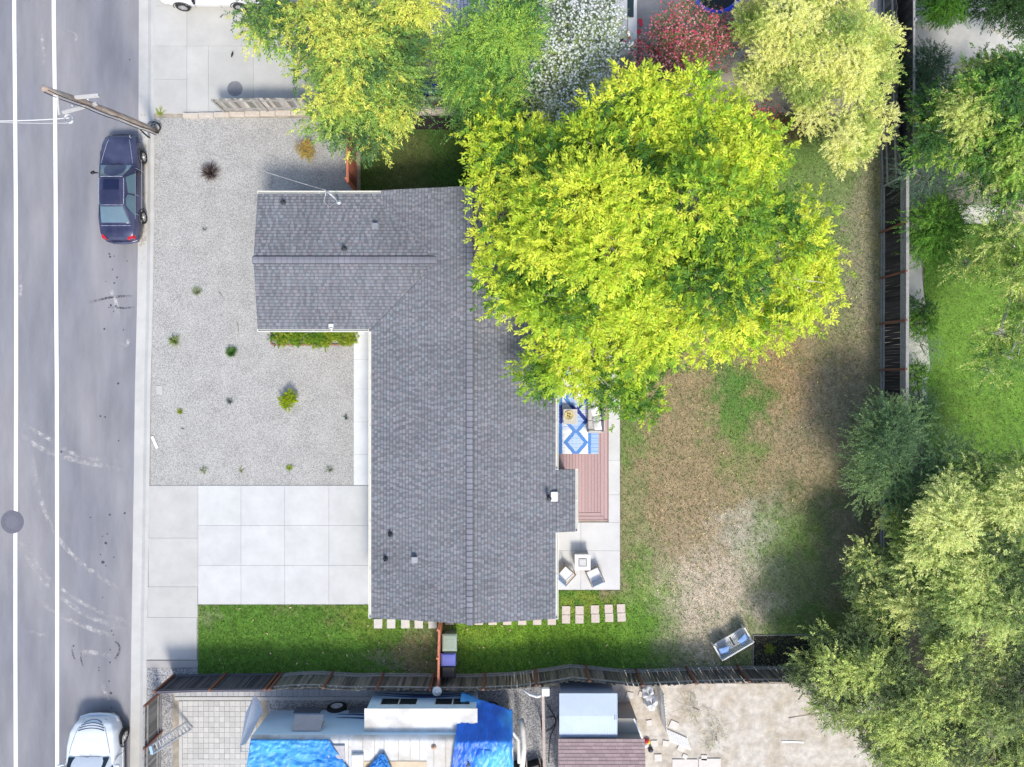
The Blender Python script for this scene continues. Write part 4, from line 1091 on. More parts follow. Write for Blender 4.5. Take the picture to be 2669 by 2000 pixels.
tree('flowering_shrub', 'small crimson pink flowering shrub below the pale yellow green tree', 'shrub', (1975,330),
     [(1975,320,34,1.4,.5),(1990,345,26,1.2,.4),(1975,355,24,1.1,.4)], 50, 9, 8, .09, .02, [(.06,.09,.03),(.10,.13,.05)], 25, trunk_r=.04, limbs=2, twigs=5, twig=.3, clump_r=.18, droop=.2, flowers=(420, .045, [(.70,.10,.16),(.78,.18,.25)], .15))
# pale tree
PALE_T = [(.36,.48,.12),(.62,.72,.19),(.84,.88,.27),(.90,.90,.34)]
tree('pale_tree', 'dense pale yellow green tree with rounded lobes at the corner fence', 'tree', (2120,200),
     [(2040,60,95,3.9,1.5),(1990,130,70,3.2,1.2),(2120,20,85,3.8,1.4),(2195,120,85,4.0,1.5),(2265,130,62,3.5,1.2),(2130,190,72,3.5,1.3),(2210,215,72,3.4,1.3),(2050,245,66,3.0,1.1),(1965,215,48,2.7,.9),
      (2115,290,52,2.9,.9),(2200,355,62,3.0,1.1),(2265,320,56,2.9,1.0),(2195,410,34,2.3,.7),(2250,390,40,2.5,.8),(1945,70,48,2.9,.9),(2275,210,45,3.1,1.0),(2190,-20,60,3.6,1.2),(2000,-20,70,3.4,1.2)],
     3200, 6, 9, .09, .034, PALE_T, 26, sub=9, frac=.34, shrink=.12, crease=.85, trunk_r=.16, limbs=10, twigs=30, twig=.24, clump_r=.12, droop=.05, inner=.86, jitter=.2, rag=.08)
tree('purple_shrub', 'dark purple leaved shrub under the edge of the pale tree', 'shrub', (2060,335), [(2060,330,34,1.0,.5),(2090,325,26,.9,.4),(2030,340,20,.8,.3),(2140,335,24,.8,.4)], 60, 8, 8, .07, .03, [(.04,.015,.018),(.10,.035,.03),(.07,.06,.03)], 27, trunk_r=.03, limbs=2, twigs=5, twig=.25, clump_r=.18)
tree('purple_shrub', 'dark maroon shrub at the foot of the white oleander', 'shrub', (1440,330), [(1430,325,28,.9,.4),(1460,330,28,.8,.4)], 40, 8, 8, .07, .03, [(.05,.018,.022),(.09,.04,.035)], 28, trunk_r=.03, limbs=2, twigs=4, twig=.25, clump_r=.16)
# east garden
EG = [(.04,.10,.025),(.07,.16,.03),(.12,.23,.04)]
tree('round_shrub', 'round bright green shrub at the top of the flagstone garden', 'shrub', (2465,15), [(2450,5,50,1.5,.9),(2490,10,40,1.4,.8),(2425,22,28,1.2,.6),(2465,38,26,1.1,.6)], 190, 9, 9, .075, .035, [(.05,.15,.02),(.09,.24,.025),(.14,.32,.03)], 31, trunk_r=.06, limbs=3, twigs=6, twig=.25, clump_r=.2, inner=.6)
tree('round_shrub', 'dark green round shrub against the fence beside the flagstones', 'shrub', (2398,190), [(2400,185,50,1.5,.9),(2385,220,34,1.2,.6),(2420,160,36,1.3,.6)], 150, 9, 9, .07, .025, [(.03,.075,.03),(.055,.12,.045),(.08,.15,.06)], 32, trunk_r=.05, limbs=3, twigs=8, twig=.28, clump_r=.2, inner=.5)
tree('dark_tree', 'dark green tree with flowers beneath in the top right corner', 'tree', (2610,15), [(2620,5,52,2.6,.8),(2670,25,50,2.6,.8),(2575,15,26,2.0,.5),(2668,65,24,1.8,.5)], 200, 9, 9, .085, .04, [(.03,.08,.02),(.06,.13,.03),(.09,.17,.04)], 33, trunk_r=.08, limbs=4, twigs=12, twig=.3, clump_r=.25)
EAST = [(.06,.15,.04),(.13,.29,.05),(.25,.44,.07),(.40,.57,.09),(.55,.62,.18)]
tree('garden_tree', 'broad airy green tree with bare grey branches over the eastern garden', 'tree', (2520,360),
     [(2480,330,95,3.8,1.0),(2580,300,110,4.4,1.2),(2640,220,80,4.4,1.0),(2630,380,90,4.2,1.0),(2420,380,60,3.0,.8),(2530,420,80,3.6,.9),(2400,300,40,2.8,.6),(2680,300,60,4.2,.8),(2560,200,55,3.6,.7),(2640,470,70,3.6,.8),(2460,270,40,3.0,.6)],
     950, 8, 9, .12, .048, EAST, 34, sub=8, frac=.34, shrink=.15, crease=.7, trunk_r=.13, bark=m_bark_pale, limbs=9, twigs=330, twig=.32, clump_r=.22, droop=.35, inner=.45, jitter=.3, twig_r=.021)
tree('garden_shrub', 'low dark leafy shrub between the flagstones and the airy tree', 'shrub', (2545,215), [(2520,235,42,1.3,.5),(2570,205,40,1.4,.5),(2600,190,30,1.4,.5)], 90, 8, 8, .075, .035, [(.03,.08,.025),(.06,.13,.04)], 35, trunk_r=.04, limbs=3, twigs=12, twig=.3, clump_r=.22)
tree('blue_green_shrub', 'feathery blue green shrub where the black fence begins', 'conifer', (2405,470), [(2405,460,62,1.8,.7),(2450,440,48,1.6,.6),(2470,500,50,1.5,.6),(2400,520,40,1.3,.5),(2520,470,50,1.5,.6)], 210, 9, 11, .055, .014, [(.07,.16,.09),(.12,.24,.14),(.18,.31,.20)], 36, trunk_r=.05, limbs=4, twigs=10, twig=.42, clump_r=.26, droop=.15)
tree('garden_shrub', 'bright green bush leaning on the fence above the pale garden walk', 'shrub', (2420,600), [(2420,590,55,1.9,.8),(2450,560,42,1.8,.6),(2400,640,32,1.5,.5),(2470,620,34,1.5,.5),(2440,670,22,1.2,.4)], 190, 9, 9, .085, .04, [(.05,.15,.02),(.10,.25,.03),(.16,.33,.04)], 37, trunk_r=.05, limbs=4, twigs=12, twig=.35, clump_r=.24)
tree('garden_tree', 'sparse yellow green tree with pale limbs along the right edge above the lawn', 'tree', (2640,640),
     [(2600,620,80,3.6,.8),(2650,700,70,4.0,.9),(2560,660,55,3.2,.7),(2640,880,75,4.2,.9),(2600,910,50,3.8,.6),(2660,800,50,4.0,.6),(2510,690,40,2.8,.5),(2570,960,32,3.2,.4),(2600,550,50,3.4,.6)],
     480, 7, 9, .12, .038, [(.10,.22,.05),(.20,.36,.06),(.36,.50,.09),(.60,.68,.20)], 38, sub=8, frac=.34, shrink=.12, crease=.7, trunk_r=.12, bark=m_bark_pale, limbs=8, twigs=220, twig=.42, clump_r=.26, droop=.4, inner=.4, jitter=.3, twig_r=.016)
for i, (px, py, r, pal, lb, nm) in enumerate(((2392,815,30,0,'small green shrub on the garden walk against the fence','garden_shrub'),(2400,900,42,1,'spreading blue green juniper reaching over the garden walk','juniper'),(2392,848,24,2,'bright leafy bush just north of the blue green juniper','garden_shrub'),
        (2388,985,26,2,'small bright bush beside the lower garden walk','garden_shrub'),(2392,1035,34,1,'blue green juniper near the end of the garden walk','juniper'),(2385,1075,22,0,'little green bush at the south end of the garden walk','garden_shrub'))):
    pp = [[(.05,.13,.03),(.10,.21,.05)], [(.09,.19,.11),(.17,.31,.20)], [(.08,.19,.02),(.14,.30,.03)]][pal]
    tree(nm, lb, 'shrub', (px, py), [(px, py, r, .8, .4), (px+r*.7, py+r*.3, r*.6, .6, .3), (px-r*.3, py-r*.5, r*.6, .7, .3)], 40, 8, 9, .05 if pal == 1 else .075, .014 if pal == 1 else .034, pp, 50+i, trunk_r=.03, limbs=2, twigs=4, twig=.32 if pal == 1 else .22, clump_r=.18)
tree('round_tree', 'rounded dark green tree growing over the black fence', 'tree', (2335,1190),
     [(2340,1180,108,2.8,1.0),(2420,1200,84,2.7,.9),(2280,1240,70,2.5,.8),(2300,1110,60,2.5,.8),(2400,1280,70,2.4,.7),(2245,1210,44,2.4,.5),(2340,1290,66,2.4,.6),(2370,1100,50,2.5,.5),(2260,1170,38,2.4,.5)],
     1200, 7, 9, .085, .032, [(.06,.12,.06),(.10,.19,.08),(.16,.27,.11),(.24,.36,.13)], 41, sub=8, frac=.38, trunk_r=.12, limbs=8, twigs=50, twig=.36, clump_r=.3, droop=.25, inner=.5)
WIL = [(.10,.16,.06),(.21,.31,.09),(.38,.49,.14),(.60,.71,.22),(.76,.83,.30)]
tree('feathery_tree', 'large feathery yellow green tree filling the lower right corner', 'tree', (2540,1500),
     [(2500,1380,140,3.85,1.3),(2590,1300,100,3.85,1.2),(2420,1450,110,2.9,1.1),(2300,1520,90,2.3,.9),(2560,1530,140,3.85,1.2),(2650,1450,90,3.92,1.2),(2440,1600,100,3.26,1.0),(2250,1460,45,2.2,.6),(2640,1620,100,3.70,1.1),(2530,1240,60,3.55,.8),(2650,1250,60,3.85,.9),(2360,1380,60,2.4,.7)],
     2700, 8, 8, .105, .042, WIL, 42, sub=9, frac=.33, shrink=.10, crease=.75, trunk_r=.2, limbs=10, twigs=260, twig=.30, clump_r=.20, droop=.25, inner=.6, wind=(-.25,-.1,0), jitter=.25)
tree('feathery_tree', 'feathery olive green tree overhanging the planting bed and the dirt yard', 'tree', (2330,1780),
     [(2180,1740,80,2.96,.9),(2270,1780,100,3.26,1.1),(2110,1750,50,2.66,.6),(2230,1690,65,2.96,.8),(2350,1850,110,3.40,1.1),(2450,1760,110,3.55,1.1),(2550,1850,120,3.55,1.2),(2330,1950,100,3.26,1.0),(2640,1760,90,3.70,1.1),(2450,1950,110,3.55,1.1),(2600,1960,110,3.55,1.1),(2190,1840,60,2.81,.7),(2150,1670,38,2.66,.5),(2290,1660,45,2.81,.6),(2680,1900,70,3.55,1.0)],
     2500, 8, 8, .105, .040, [(.08,.12,.05),(.16,.23,.08),(.29,.38,.12),(.60,.70,.20)], 43, sub=9, frac=.33, shrink=.10, crease=.75, trunk_r=.2, limbs=12, twigs=320, twig=.32, clump_r=.20, droop=.25, inner=.55, wind=(-.25,-.1,0), jitter=.28)

# ------------------------------------------------------------------ small plants
def rosette(px, py, n, L, W, cols, upness, seed, name, label, cat='plant', group=None, z0=0.0, spread=.05, curl=.5):
    rs = np.random.RandomState(seed); base = P(px, py, 0)
    V = []; F = []; C = []
    for i in range(n):
        a = rs.uniform(0, 2*PI); el = upness*rs.uniform(.3, 1.1); l = 1.2*L*rs.uniform(.6, 1.15); w_ = W*rs.uniform(.7, 1.2)
        c = np.array(cols[rs.randint(len(cols))])*rs.uniform(.8, 1.2)
        r0 = spread*rs.rand(); p = np.array([r0*math.cos(a*1.7), r0*math.sin(a*1.7), z0]); s = np.array([-math.sin(a), math.cos(a), 0])
        seg = 4; nb = len(V)
        for k in range(seg+1):
            t = k/seg; e = el*(1-curl*t)
            q = p+np.array([math.cos(a)*math.cos(e), math.sin(a)*math.cos(e), math.sin(e)])*(l*t)
            ww = w_*(1-t**2)*(.6+.8*min(t*2, 1)) if k < seg else .001
            V.append(q-s*ww/2); V.append(q+s*ww/2)
        for k in range(seg): F.append((nb+2*k, nb+2*k+1, nb+2*k+3, nb+2*k+2)); C.append(np.clip(c*(.85+.3*k/seg), 0, .9))
    o = rawmesh(name, V, F, m_leafmat, None, C); o.location = base
    return tag(o, label, cat, group)
G = 'small plants dotted over the front gravel'
rosette(551,453,330,.46,.012,[(.035,.015,.018),(.10,.05,.05),(.02,.012,.014),(.30,.24,.20)],1.15,1,'fountain_grass','dark maroon tuft of fountain grass in the upper front gravel','grass plant',G,spread=.12)
rosette(515,762,120,.26,.012,[(.22,.30,.12),(.38,.40,.24),(.12,.18,.08)],1.1,2,'grass_tuft','pale green grassy tuft west of the house wing','grass plant',G,spread=.08)
rosette(456,889,90,.32,.018,[(.20,.28,.05),(.36,.40,.12),(.10,.18,.04)],1.0,3,'strappy_plant','yellow green strappy plant near the street edge of the gravel','plant',G,spread=.05)
rosette(604,920,380,.26,.012,[(.04,.12,.02),(.07,.18,.03),(.12,.24,.04)],1.25,4,'grass_tuft','dense dark green dome of grass below the house wing','grass plant',G,spread=.13)
rosette(600,1046,60,.19,.018,[(.13,.17,.14),(.30,.34,.30),(.07,.09,.08)],.95,5,'spiky_plant','grey green spiky rosette in the middle of the front gravel','plant',G,spread=.05)
rosette(470,1073,50,.15,.035,[(.28,.34,.03),(.18,.24,.03)],.8,6,'succulent','small yellow green succulent near the street kerb','succulent',G,spread=.04)
rosette(531,1227,34,.22,.026,[(.50,.52,.38),(.10,.16,.07),(.42,.45,.30)],.85,7,'variegated_agave','larger variegated rosette above the apron of the driveway','agave',G,spread=.03)
rosette(630,1225,22,.18,.016,[(.40,.42,.22),(.14,.18,.08)],.8,8,'strappy_plant','tiny thin leaved plant between the variegated rosette and the green succulent','plant',G,spread=.03)
rosette(754,1220,50,.15,.038,[(.20,.30,.03),(.30,.38,.05)],.8,9,'succulent','small lime succulent above the middle of the new driveway','succulent',G,spread=.04)
rosette(859,1224,36,.20,.024,[(.45,.47,.38),(.10,.15,.09),(.36,.38,.30)],.9,10,'variegated_agave','variegated rosette in the gravel corner by the front walk','agave',G,spread=.04)
rosette(902,1088,30,.16,.016,[(.13,.20,.12),(.08,.12,.08)],1.0,11,'grass_tuft','faint dark sprig beside the front walk','plant',G,spread=.05)
rosette(534,598,26,.13,.014,[(.20,.26,.20),(.12,.16,.12)],1.0,12,'grass_tuft','faint grey green sprig level with the rear of the dark car','plant',G,spread=.05)
rosette(418,294,60,.22,.03,[(.30,.40,.06),(.42,.46,.12)],.8,13,'strappy_plant','yellow green plant where the driveway of the neighbours meets the kerb','plant',G,spread=.12)
rosette(477,1116,10,.10,.012,[(.10,.14,.08)],.9,14,'grass_tuft','tiny sprig just south of the yellow green succulent','plant',G,spread=.02)
rosette(2003,1690,70,.30,.02,[(.18,.28,.03),(.30,.38,.05)],.95,15,'strappy_plant','lone yellow green strappy plant in the dark mulch bed','plant',spread=.05,z0=.03)
rosette(985,600,1,.01,.01,[(.1,.1,.1)],.9,16,'twig','x','twig') if False else None
tree('lime_shrub', 'bright lime yellow little shrub in the front gravel', 'shrub', (749,1041), [(749,1040,17,.35,.22),(755,1032,10,.4,.15)], 26, 7, 7, .07, .05, [(.26,.36,.01),(.44,.50,.02)], 61, trunk_r=.02, limbs=2, twigs=3, twig=.12, clump_r=.09, group=G)
tree('orange_shrub', 'straw orange dried shrub near the red fence', 'shrub', (798,393), [(798,390,18,.3,.2),(800,400,12,.3,.15)], 30, 7, 7, .06, .035, [(.48,.38,.10),(.55,.36,.10),(.44,.42,.14)], 62, trunk_r=.02, limbs=2, twigs=3, twig=.12, clump_r=.09, group=G)
# planter strip beside the wing
t = thing('planter_bed', 'narrow bed of bright green ground cover under the wing gutter', 'planter', tuple(P(815,880,0)))
_, (V, F, C), _, _, _ = make_crown([(x, 878, 22, .10, .12) for x in range(724, 912, 14)], 170, 8, 8, .085, .03, [(.10,.22,.02),(.18,.32,.02),(.30,.38,.03)], 63, twig=.10, clump_r=.08, inner=.2, rag=.05, shrink=.1)
rawmesh('foliage', V, F, m_leafmat, t, C, off=tuple(P(815,880,0)))
b = MB(); m_brick = M('edging_brick', (.28,.14,.11), .85, .2, 10, .2, 60)
for x0 in range(709, 918, 11): a = P(x0, 897); c = P(x0+10, 901); b.box(a.x, c.x, c.y, a.y, 0, .07)
for y0 in (866, 877, 888): a = P(706, y0); c = P(710, y0+10); b.box(a.x, c.x, c.y, a.y, 0, .07)
b.build('edging', m_brick, t, True)
tree('weedy_plant', 'pale tall weed cluster on the dirt yard south of the fence', 'weed', (1805,1845), [(1805,1840,28,.2,.15),(1830,1850,20,.2,.15)], 16, 6, 6, .07, .018, [(.22,.26,.12),(.32,.32,.18)], 64, trunk_r=.01, limbs=1, twigs=2, twig=.2, clump_r=.2)
tree('weedy_plant', 'pale weed cluster further right on the dirt yard', 'weed', (1865,1915), [(1865,1920,24,.2,.12),(1870,1890,18,.2,.12)], 14, 6, 6, .07, .018, [(.22,.26,.12),(.30,.31,.17)], 65, trunk_r=.01, limbs=1, twigs=2, twig=.2, clump_r=.2)
# litter of dead leaves on the kerb and sticks
b = MB(); rs = random.Random(8)
for i in range(170):
    y = rs.gauss(470, 90); x = 371+rs.gauss(0, 5); c = P(x, y, -.09); g = rs.uniform(.6, 1.2); b.cc = (.48*g,.36*g,.18*g); b.rbox(c, (rs.uniform(.02,.06), rs.uniform(.015,.04), .004), rs.uniform(0, 3), rs.uniform(-.2,.2))
for i in range(60):
    y = rs.uniform(560, 640); x = 373+rs.gauss(0, 5); c = P(x, y, -.09); g = rs.uniform(.6, 1.2); b.cc = (.40*g,.27*g,.17*g); b.rbox(c, (.05, .02, .004), rs.uniform(0, 3))
for i in range(900):
    x = rs.uniform(1630, 2290); y = rs.uniform(310, 1730)
    if rs.random() > .25+.75*math.exp(-((x-1950)/220)**2-((y-650)/380)**2): continue
    c = P(x, y, .075); g = rs.uniform(.7, 1.3); b.cc = (.62*g,.56*g,.16*g) if rs.random() < .6 else (.42*g,.30*g,.17*g); b.rbox(c, (rs.uniform(.05,.10), rs.uniform(.02,.04), .004), rs.uniform(0, 3), rs.uniform(-.3,.3))
for i in range(34):
    x = rs.uniform(520, 1600); y = rs.uniform(1580, 1750); c = P(x, y, .07); g = rs.uniform(.7, 1.3); b.cc = (.60*g,.42*g,.26*g); b.rbox(c, (rs.uniform(.05,.12), rs.uniform(.03,.06), .004), rs.uniform(0, 3), rs.uniform(-.3,.3))
tag(b.build('leaf_litter', m_attr), kind='stuff')
for i, (p0, p1, lb) in enumerate((((619,841),(624,886),'long dark stick on the gravel below the house wing'),((570,762),(584,780),'short dark stick on the gravel west of the house wing'),((2056,1872),(2130,1862),'thin stick on the dirt yard beneath the feathery tree'))):
    b = MB(); b.smooth = True; a = P(*p0, .02); c = P(*p1, .02); b.tube([a, (a+c)/2+Vector((.01,.02,.01)), c], [.012,.01,.006], 5)
    tag(b.build('stick', m_bark), lb, 'stick')
b = MB(); c = P(415, 1017, .02); b.box(c.x-.15, c.x+.15, c.y-.2, c.y+.2, 0, .025); tag(b.build('utility_cover', m_conc_old, bevel=.02), 'small pale concrete utility lid at the edge of the gravel', 'utility cover')
c = P(403, 1153, .03); b = MB(); b.obox((0,0,0), (.13,.60,.03), rot(R(24))); o = b.build('number_plank', m_white); o.location = c; tag(o, 'white painted plank lying in the gravel near the kerb', 'plank')
b = MB(); c = P(1975*0+2066, 1934, .02); b.obox((0,0,0), (1.02,.07,.03), rot(R(-2))); o = b.build('white_board', m_white); o.location = c; tag(o, 'white board lying on the dirt yard near the feathery tree', 'board')
# manhole
t = thing('manhole', 'round dark manhole cover interrupting the white line on the road', 'manhole', tuple(P(32,1361,-.118)))
b = MB(); b.smooth = False; b.lathe((0,0,0), [(.54,0),(.535,.008),(.001,.008)], 40); b.build('collar', M('manhole_collar', (.13,.13,.16), .8, .15, 8, .3, 60), t)
b = MB(); b.lathe((0,0,0), [(.31,.009),(.31,.013),(.001,.013)], 32); b.build('cover', M('manhole_iron', (.15,.15,.18), .6, .15, 20, .5, 40), t)
b = MB(); b.lathe((613/S*0+P(613,232).x, P(613,232).y, .021), [(.36,0),(.34,.001),(.001,.001)], 28); tag(b.build('damp_stain', M('stain', (.22,.22,.235), .8, .15, 5)), kind='structure')
c = P(607,146,.02); b = MB(); b.smooth = True
b.tube([(-.04,-.1,.07),(0,0,.10),(.04,.09,.12)], [.015,.05,.03], 8); b.tube([(.03,.1,.12),(.06,.13,.14)], [.03,.01], 6)
o = b.build('bird', m_black); o.location = c; tag(o, 'small black bird standing on the pale driveway', 'bird')

# ------------------------------------------------------------------ cars
def wheel(t, x, y, r=.32, steer=0, rimmat=None, wd=.2, outer=1):
    w_ = bpy.data.objects.new('wheel', None)
    b = MB(); b.smooth = True
    b.lathe((0,0,0), [(r*.62,-wd/2),(r*.93,-wd/2),(r,-wd*.32),(r,wd*.32),(r*.93,wd/2),(r*.62,wd/2)], 28, 'X', caps=False)
    ty = b.build('wheel', m_rubber, t); ty.location = (x, y, r); ty.rotation_euler = (0, 0, steer)
    b = MB(); b.smooth = False
    b.lathe((0,0,0), [(.01,-outer*wd*.2),(r*.60,outer*wd*.05),(r*.60,outer*wd*.44),(r*.64,outer*wd*.46),(r*.64,-outer*wd*.35)], 28, 'X', caps=False)
    for k in range(7):
        a = 2*PI*k/7
        for sg in (outer,): b.bar((sg*wd*.42,.05*math.cos(a),.05*math.sin(a)), (sg*wd*.42,r*.58*math.cos(a),r*.58*math.sin(a)), .06, .03, up=(1,0,0))
    b.lathe((outer*wd*.40,0,0), [(.07,0),(.06,outer*.03),(.001,outer*.03)], 14, 'X')
    rm = b.build('rim', rimmat or m_chrome, ty)
    return ty
def interp(tab, y):
    for i in range(len(tab)-1):
        a, c = tab[i], tab[i+1]
        if a[0] >= y >= c[0]:
            t = (a[0]-y)/(a[0]-c[0]) if a[0] != c[0] else 0; t2 = t*t*(3-2*t)*.5+t*.5
            return [a[k]+(c[k]-a[k])*t2 for k in range(1, len(a))]
    return list((tab[0] if y > tab[0][0] else tab[-1])[1:])
def car(name, label, loc, rz, prof, cabin, paint, wy, ww, r=.32, glass=None, sunroof=False, steer=0, lights=True, ridges=0, trim=None, seam=None):
    """prof: rows (y, halfwidth, ztop) front to rear; cabin: y of windscreen base, roof front, roof rear, rear glass base, roof z, roof halfwidth"""
    t = thing(name, label, 'car', loc, rz)
    trim = trim or m_chrome; glass = glass or m_glass
    b = MB(); b.smooth = True
    y0, y1 = prof[0][0], prof[-1][0]; NS = 46
    sec = []
    for i in range(NS+1):
        u = i/NS; y = y0+(y1-y0)*(.5-.5*math.cos(PI*u))*.55+(y1-y0)*u*.45
        hw, zt = interp(prof, y)
        sec.append((y, hw, zt))
    rows = []
    for y, hw, zt in sec:
        zb = .20; pr = [(hw*.90, zb),(hw*.985, .36),(hw, .52),(hw*.985, min(.70, zt-.06)),(hw*.95, zt-.035),(hw*.88, zt-.008),(hw*.6, zt+.012),(hw*.3, zt+.02),(0, zt+.024)]
        full = [(-a, z) for a, z in pr]+[(a, z) for a, z in reversed(pr[:-1])]
        rows.append([(x, y, z) for x, z in full])
    n = len(rows[0]); vs = [p for rw in rows for p in rw]
    fs = [(i*n+j, i*n+j+1, (i+1)*n+j+1, (i+1)*n+j) for i in range(NS) for j in range(n-1)]
    fs += [tuple(range(n-1, -1, -1)), tuple(NS*n+j for j in range(n))]
    fs += [(i*n, (i+1)*n, (i+1)*n+n-1, i*n+n-1) for i in range(NS)]
    b.add(vs, fs)
    body = b.build('body', paint, t)
    ya, yb, yc, yd, zr, hr = cabin
    wa, za = interp(prof, ya); wd_, zd = interp(prof, yd); wb, zb_ = interp(prof, (yb+yc)/2)
    hb = wb*.93
    # cabin shell
    b = MB(); b.smooth = True
    def crow(y, hbase, zbase, htop, ztop, k=6):
        pts = []
        for s_ in (-1,):
            pts += [(-hbase, y, zbase)]
        pts += [(-htop-.03, y, ztop-.07), (-htop, y, ztop-.03), (-htop*.6, y, ztop), (0, y, ztop+.015), (htop*.6, y, ztop), (htop, y, ztop-.03), (htop+.03, y, ztop-.07), (hbase, y, zbase)]
        return pts
    rws = [crow(ya, wa*.86, za-.02, wa*.80, za+.03), crow(yb+.0, hb, zb_-.02, hr, zr-.05), crow(yb-.25, hb, zb_-.02, hr, zr), crow((yb+yc)/2, hb, zb_-.02, hr, zr+.01), crow(yc+.25, hb, zb_-.02, hr, zr-.01), crow(yc, hb, zb_-.02, hr*.97, zr-.05), crow(yd, wd_*.84, zd-.02, wd_*.76, zd+.03)]
    n = len(rws[0]); vs = [p for rw in rws for p in rw]
    b.add(vs, [(i*n+j, i*n+j+1, (i+1)*n+j+1, (i+1)*n+j) for i in range(len(rws)-1) for j in range(n-1)])
    b.build('roof', paint, t)
    # glass
    def quadgrid(name_, A, B, C_, D, bow, mat, ins=0.0):
        A, B, C_, D = map(Vector, (A, B, C_, D)); q = MB(); q.smooth = True
        nrm = (B-A).cross(D-A).normalized()
        q.grid(lambda u, v: (A.lerp(B, u)).lerp(D.lerp(C_, u), v)+nrm*(bow*(1-(2*u-1)**2)*.5+bow*(1-(2*v-1)**2)*.5), 8, 6)
        return q.build(name_, mat, t)
    e = .012
    quadgrid('windscreen', (-wa*.82, ya-.02, za+.055), (wa*.82, ya-.02, za+.055), (hr*.93, yb+.0, zr-.01), (-hr*.93, yb+.0, zr-.01), .045, glass)
    quadgrid('rear_window', (hr*.90, yc-.02, zr-.05+e*2), (-hr*.90, yc-.02, zr-.05+e*2), (-wd_*.74, yd+.03, zd+.045), (wd_*.74, yd+.03, zd+.045), -.03, glass) if False else quadgrid('rear_window', (-hr*.90, yc-.02, zr-.05+e*2), (hr*.90, yc-.02, zr-.05+e*2), (wd_*.76, yd+.03, zd+.05), (-wd_*.76, yd+.03, zd+.05), -.035, glass)
    for sx in (-1, 1):
        for (f0, f1) in ((.02, .49), (.53, .98)):
            ys = ya-.35+(yd+.30-(ya-.35))*f0; ye = ya-.35+(yd+.30-(ya-.35))*f1
            tf = max(yb-.02, 0) if False else None
            tb0 = min(ys, yb-.03); tb1 = max(ye, yc+.03)
            A = (sx*(hb+.014), ys, zb_+.01); B = (sx*(hb+.014), ye, zb_+.01); C_ = (sx*(hr+.045), tb1 if f1 > .9 else ye, zr-.10); D = (sx*(hr+.045), tb0 if f0 < .1 else ys, zr-.10)
            q = MB(); q.add([A, B, C_, D], [(0,1,2,3)] if sx < 0 else [(3,2,1,0)]); q.build('side_window', glass, t)
    # belt trim, door seams, bumpers
    q = MB()
    for sx in (-1, 1):
        q.bar((sx*(hb+.02), ya-.3, zb_), (sx*(hb+.02), yd+.2, zb_), .015, .015); 
        q.bar((sx*(wb+.006), y0-.9, .52), (sx*(wb+.006), y1+.8, .52), .02, .035)
    q.build('side_trim', trim, t)
    sm_ = seam or m_vdark
    def sbar(a, c, w_, h_): g_ = MB(); g_.bar(a, c, w_, h_); g_.build('seam', sm_, t)
    def stube(pts_, r_, n_): g_ = MB(); g_.tube(pts_, r_, n_); g_.build('seam', sm_, t)
    for sx in (-1, 1):
        for yy in (ya-.15, (ya+yd)/2-.02, yd+.45): sbar((sx*(wb+.004), yy, .30), (sx*(wb-.03), yy, zb_-.02), .012, .012)
    zf = lambda y: interp(prof, y)[1]
    for sx in (-1, 1):
        yy0, yy1 = y0-.25, ya+.08; pts = [Vector((sx*(interp(prof, yy0+(yy1-yy0)*k/8)[0]*(.62+.2*k/8)), yy0+(yy1-yy0)*k/8, zf(yy0+(yy1-yy0)*k/8)+.018)) for k in range(9)]
        stube(pts, .008, 4)
    pts = [Vector((x*wd_*.8, yd-.10, zf(yd-.1)+.022)) for x in (-1,-.5,0,.5,1)]; stube(pts, .008, 4)
    for sx in (-1, 1): stube([(sx*hr*.98, yb-.08, zr-.01), (sx*hr*1.0, (yb+yc)/2, zr+.0), (sx*hr*.98, yc+.08, zr-.01)], .010, 4)
    stube([Vector((x*hr*.9, yb-.03, zr-.015+.02*(1-x*x))) for x in (-1,-.5,0,.5,1)], .009, 4); stube([Vector((x*hr*.9, yc+.04, zr-.03+.02*(1-x*x))) for x in (-1,-.5,0,.5,1)], .009, 4)

    q = MB(); q.smooth = True
    hwf = interp(prof, y0-.2)[0]
    q.tube([(-hwf*.99, y0-.28, .46), (-hwf*.9, y0-.08, .46), (-hwf*.5, y0+.03, .46), (0, y0+.06, .46), (hwf*.5, y0+.03, .46), (hwf*.9, y0-.08, .46), (hwf*.99, y0-.28, .46)], .075, 8)
    q.build('front_bumper', paint, t)
    q = MB(); q.smooth = True; hwr = interp(prof, y1+.15)[0]
    q.tube([(-hwr*.99, y1+.28, .48), (-hwr*.92, y1+.04, .48), (-hwr*.5, y1-.05, .48), (0, y1-.07, .48), (hwr*.5, y1-.05, .48), (hwr*.92, y1+.04, .48), (hwr*.99, y1+.28, .48)], .08, 8)
    q.build('rear_bumper', paint, t)
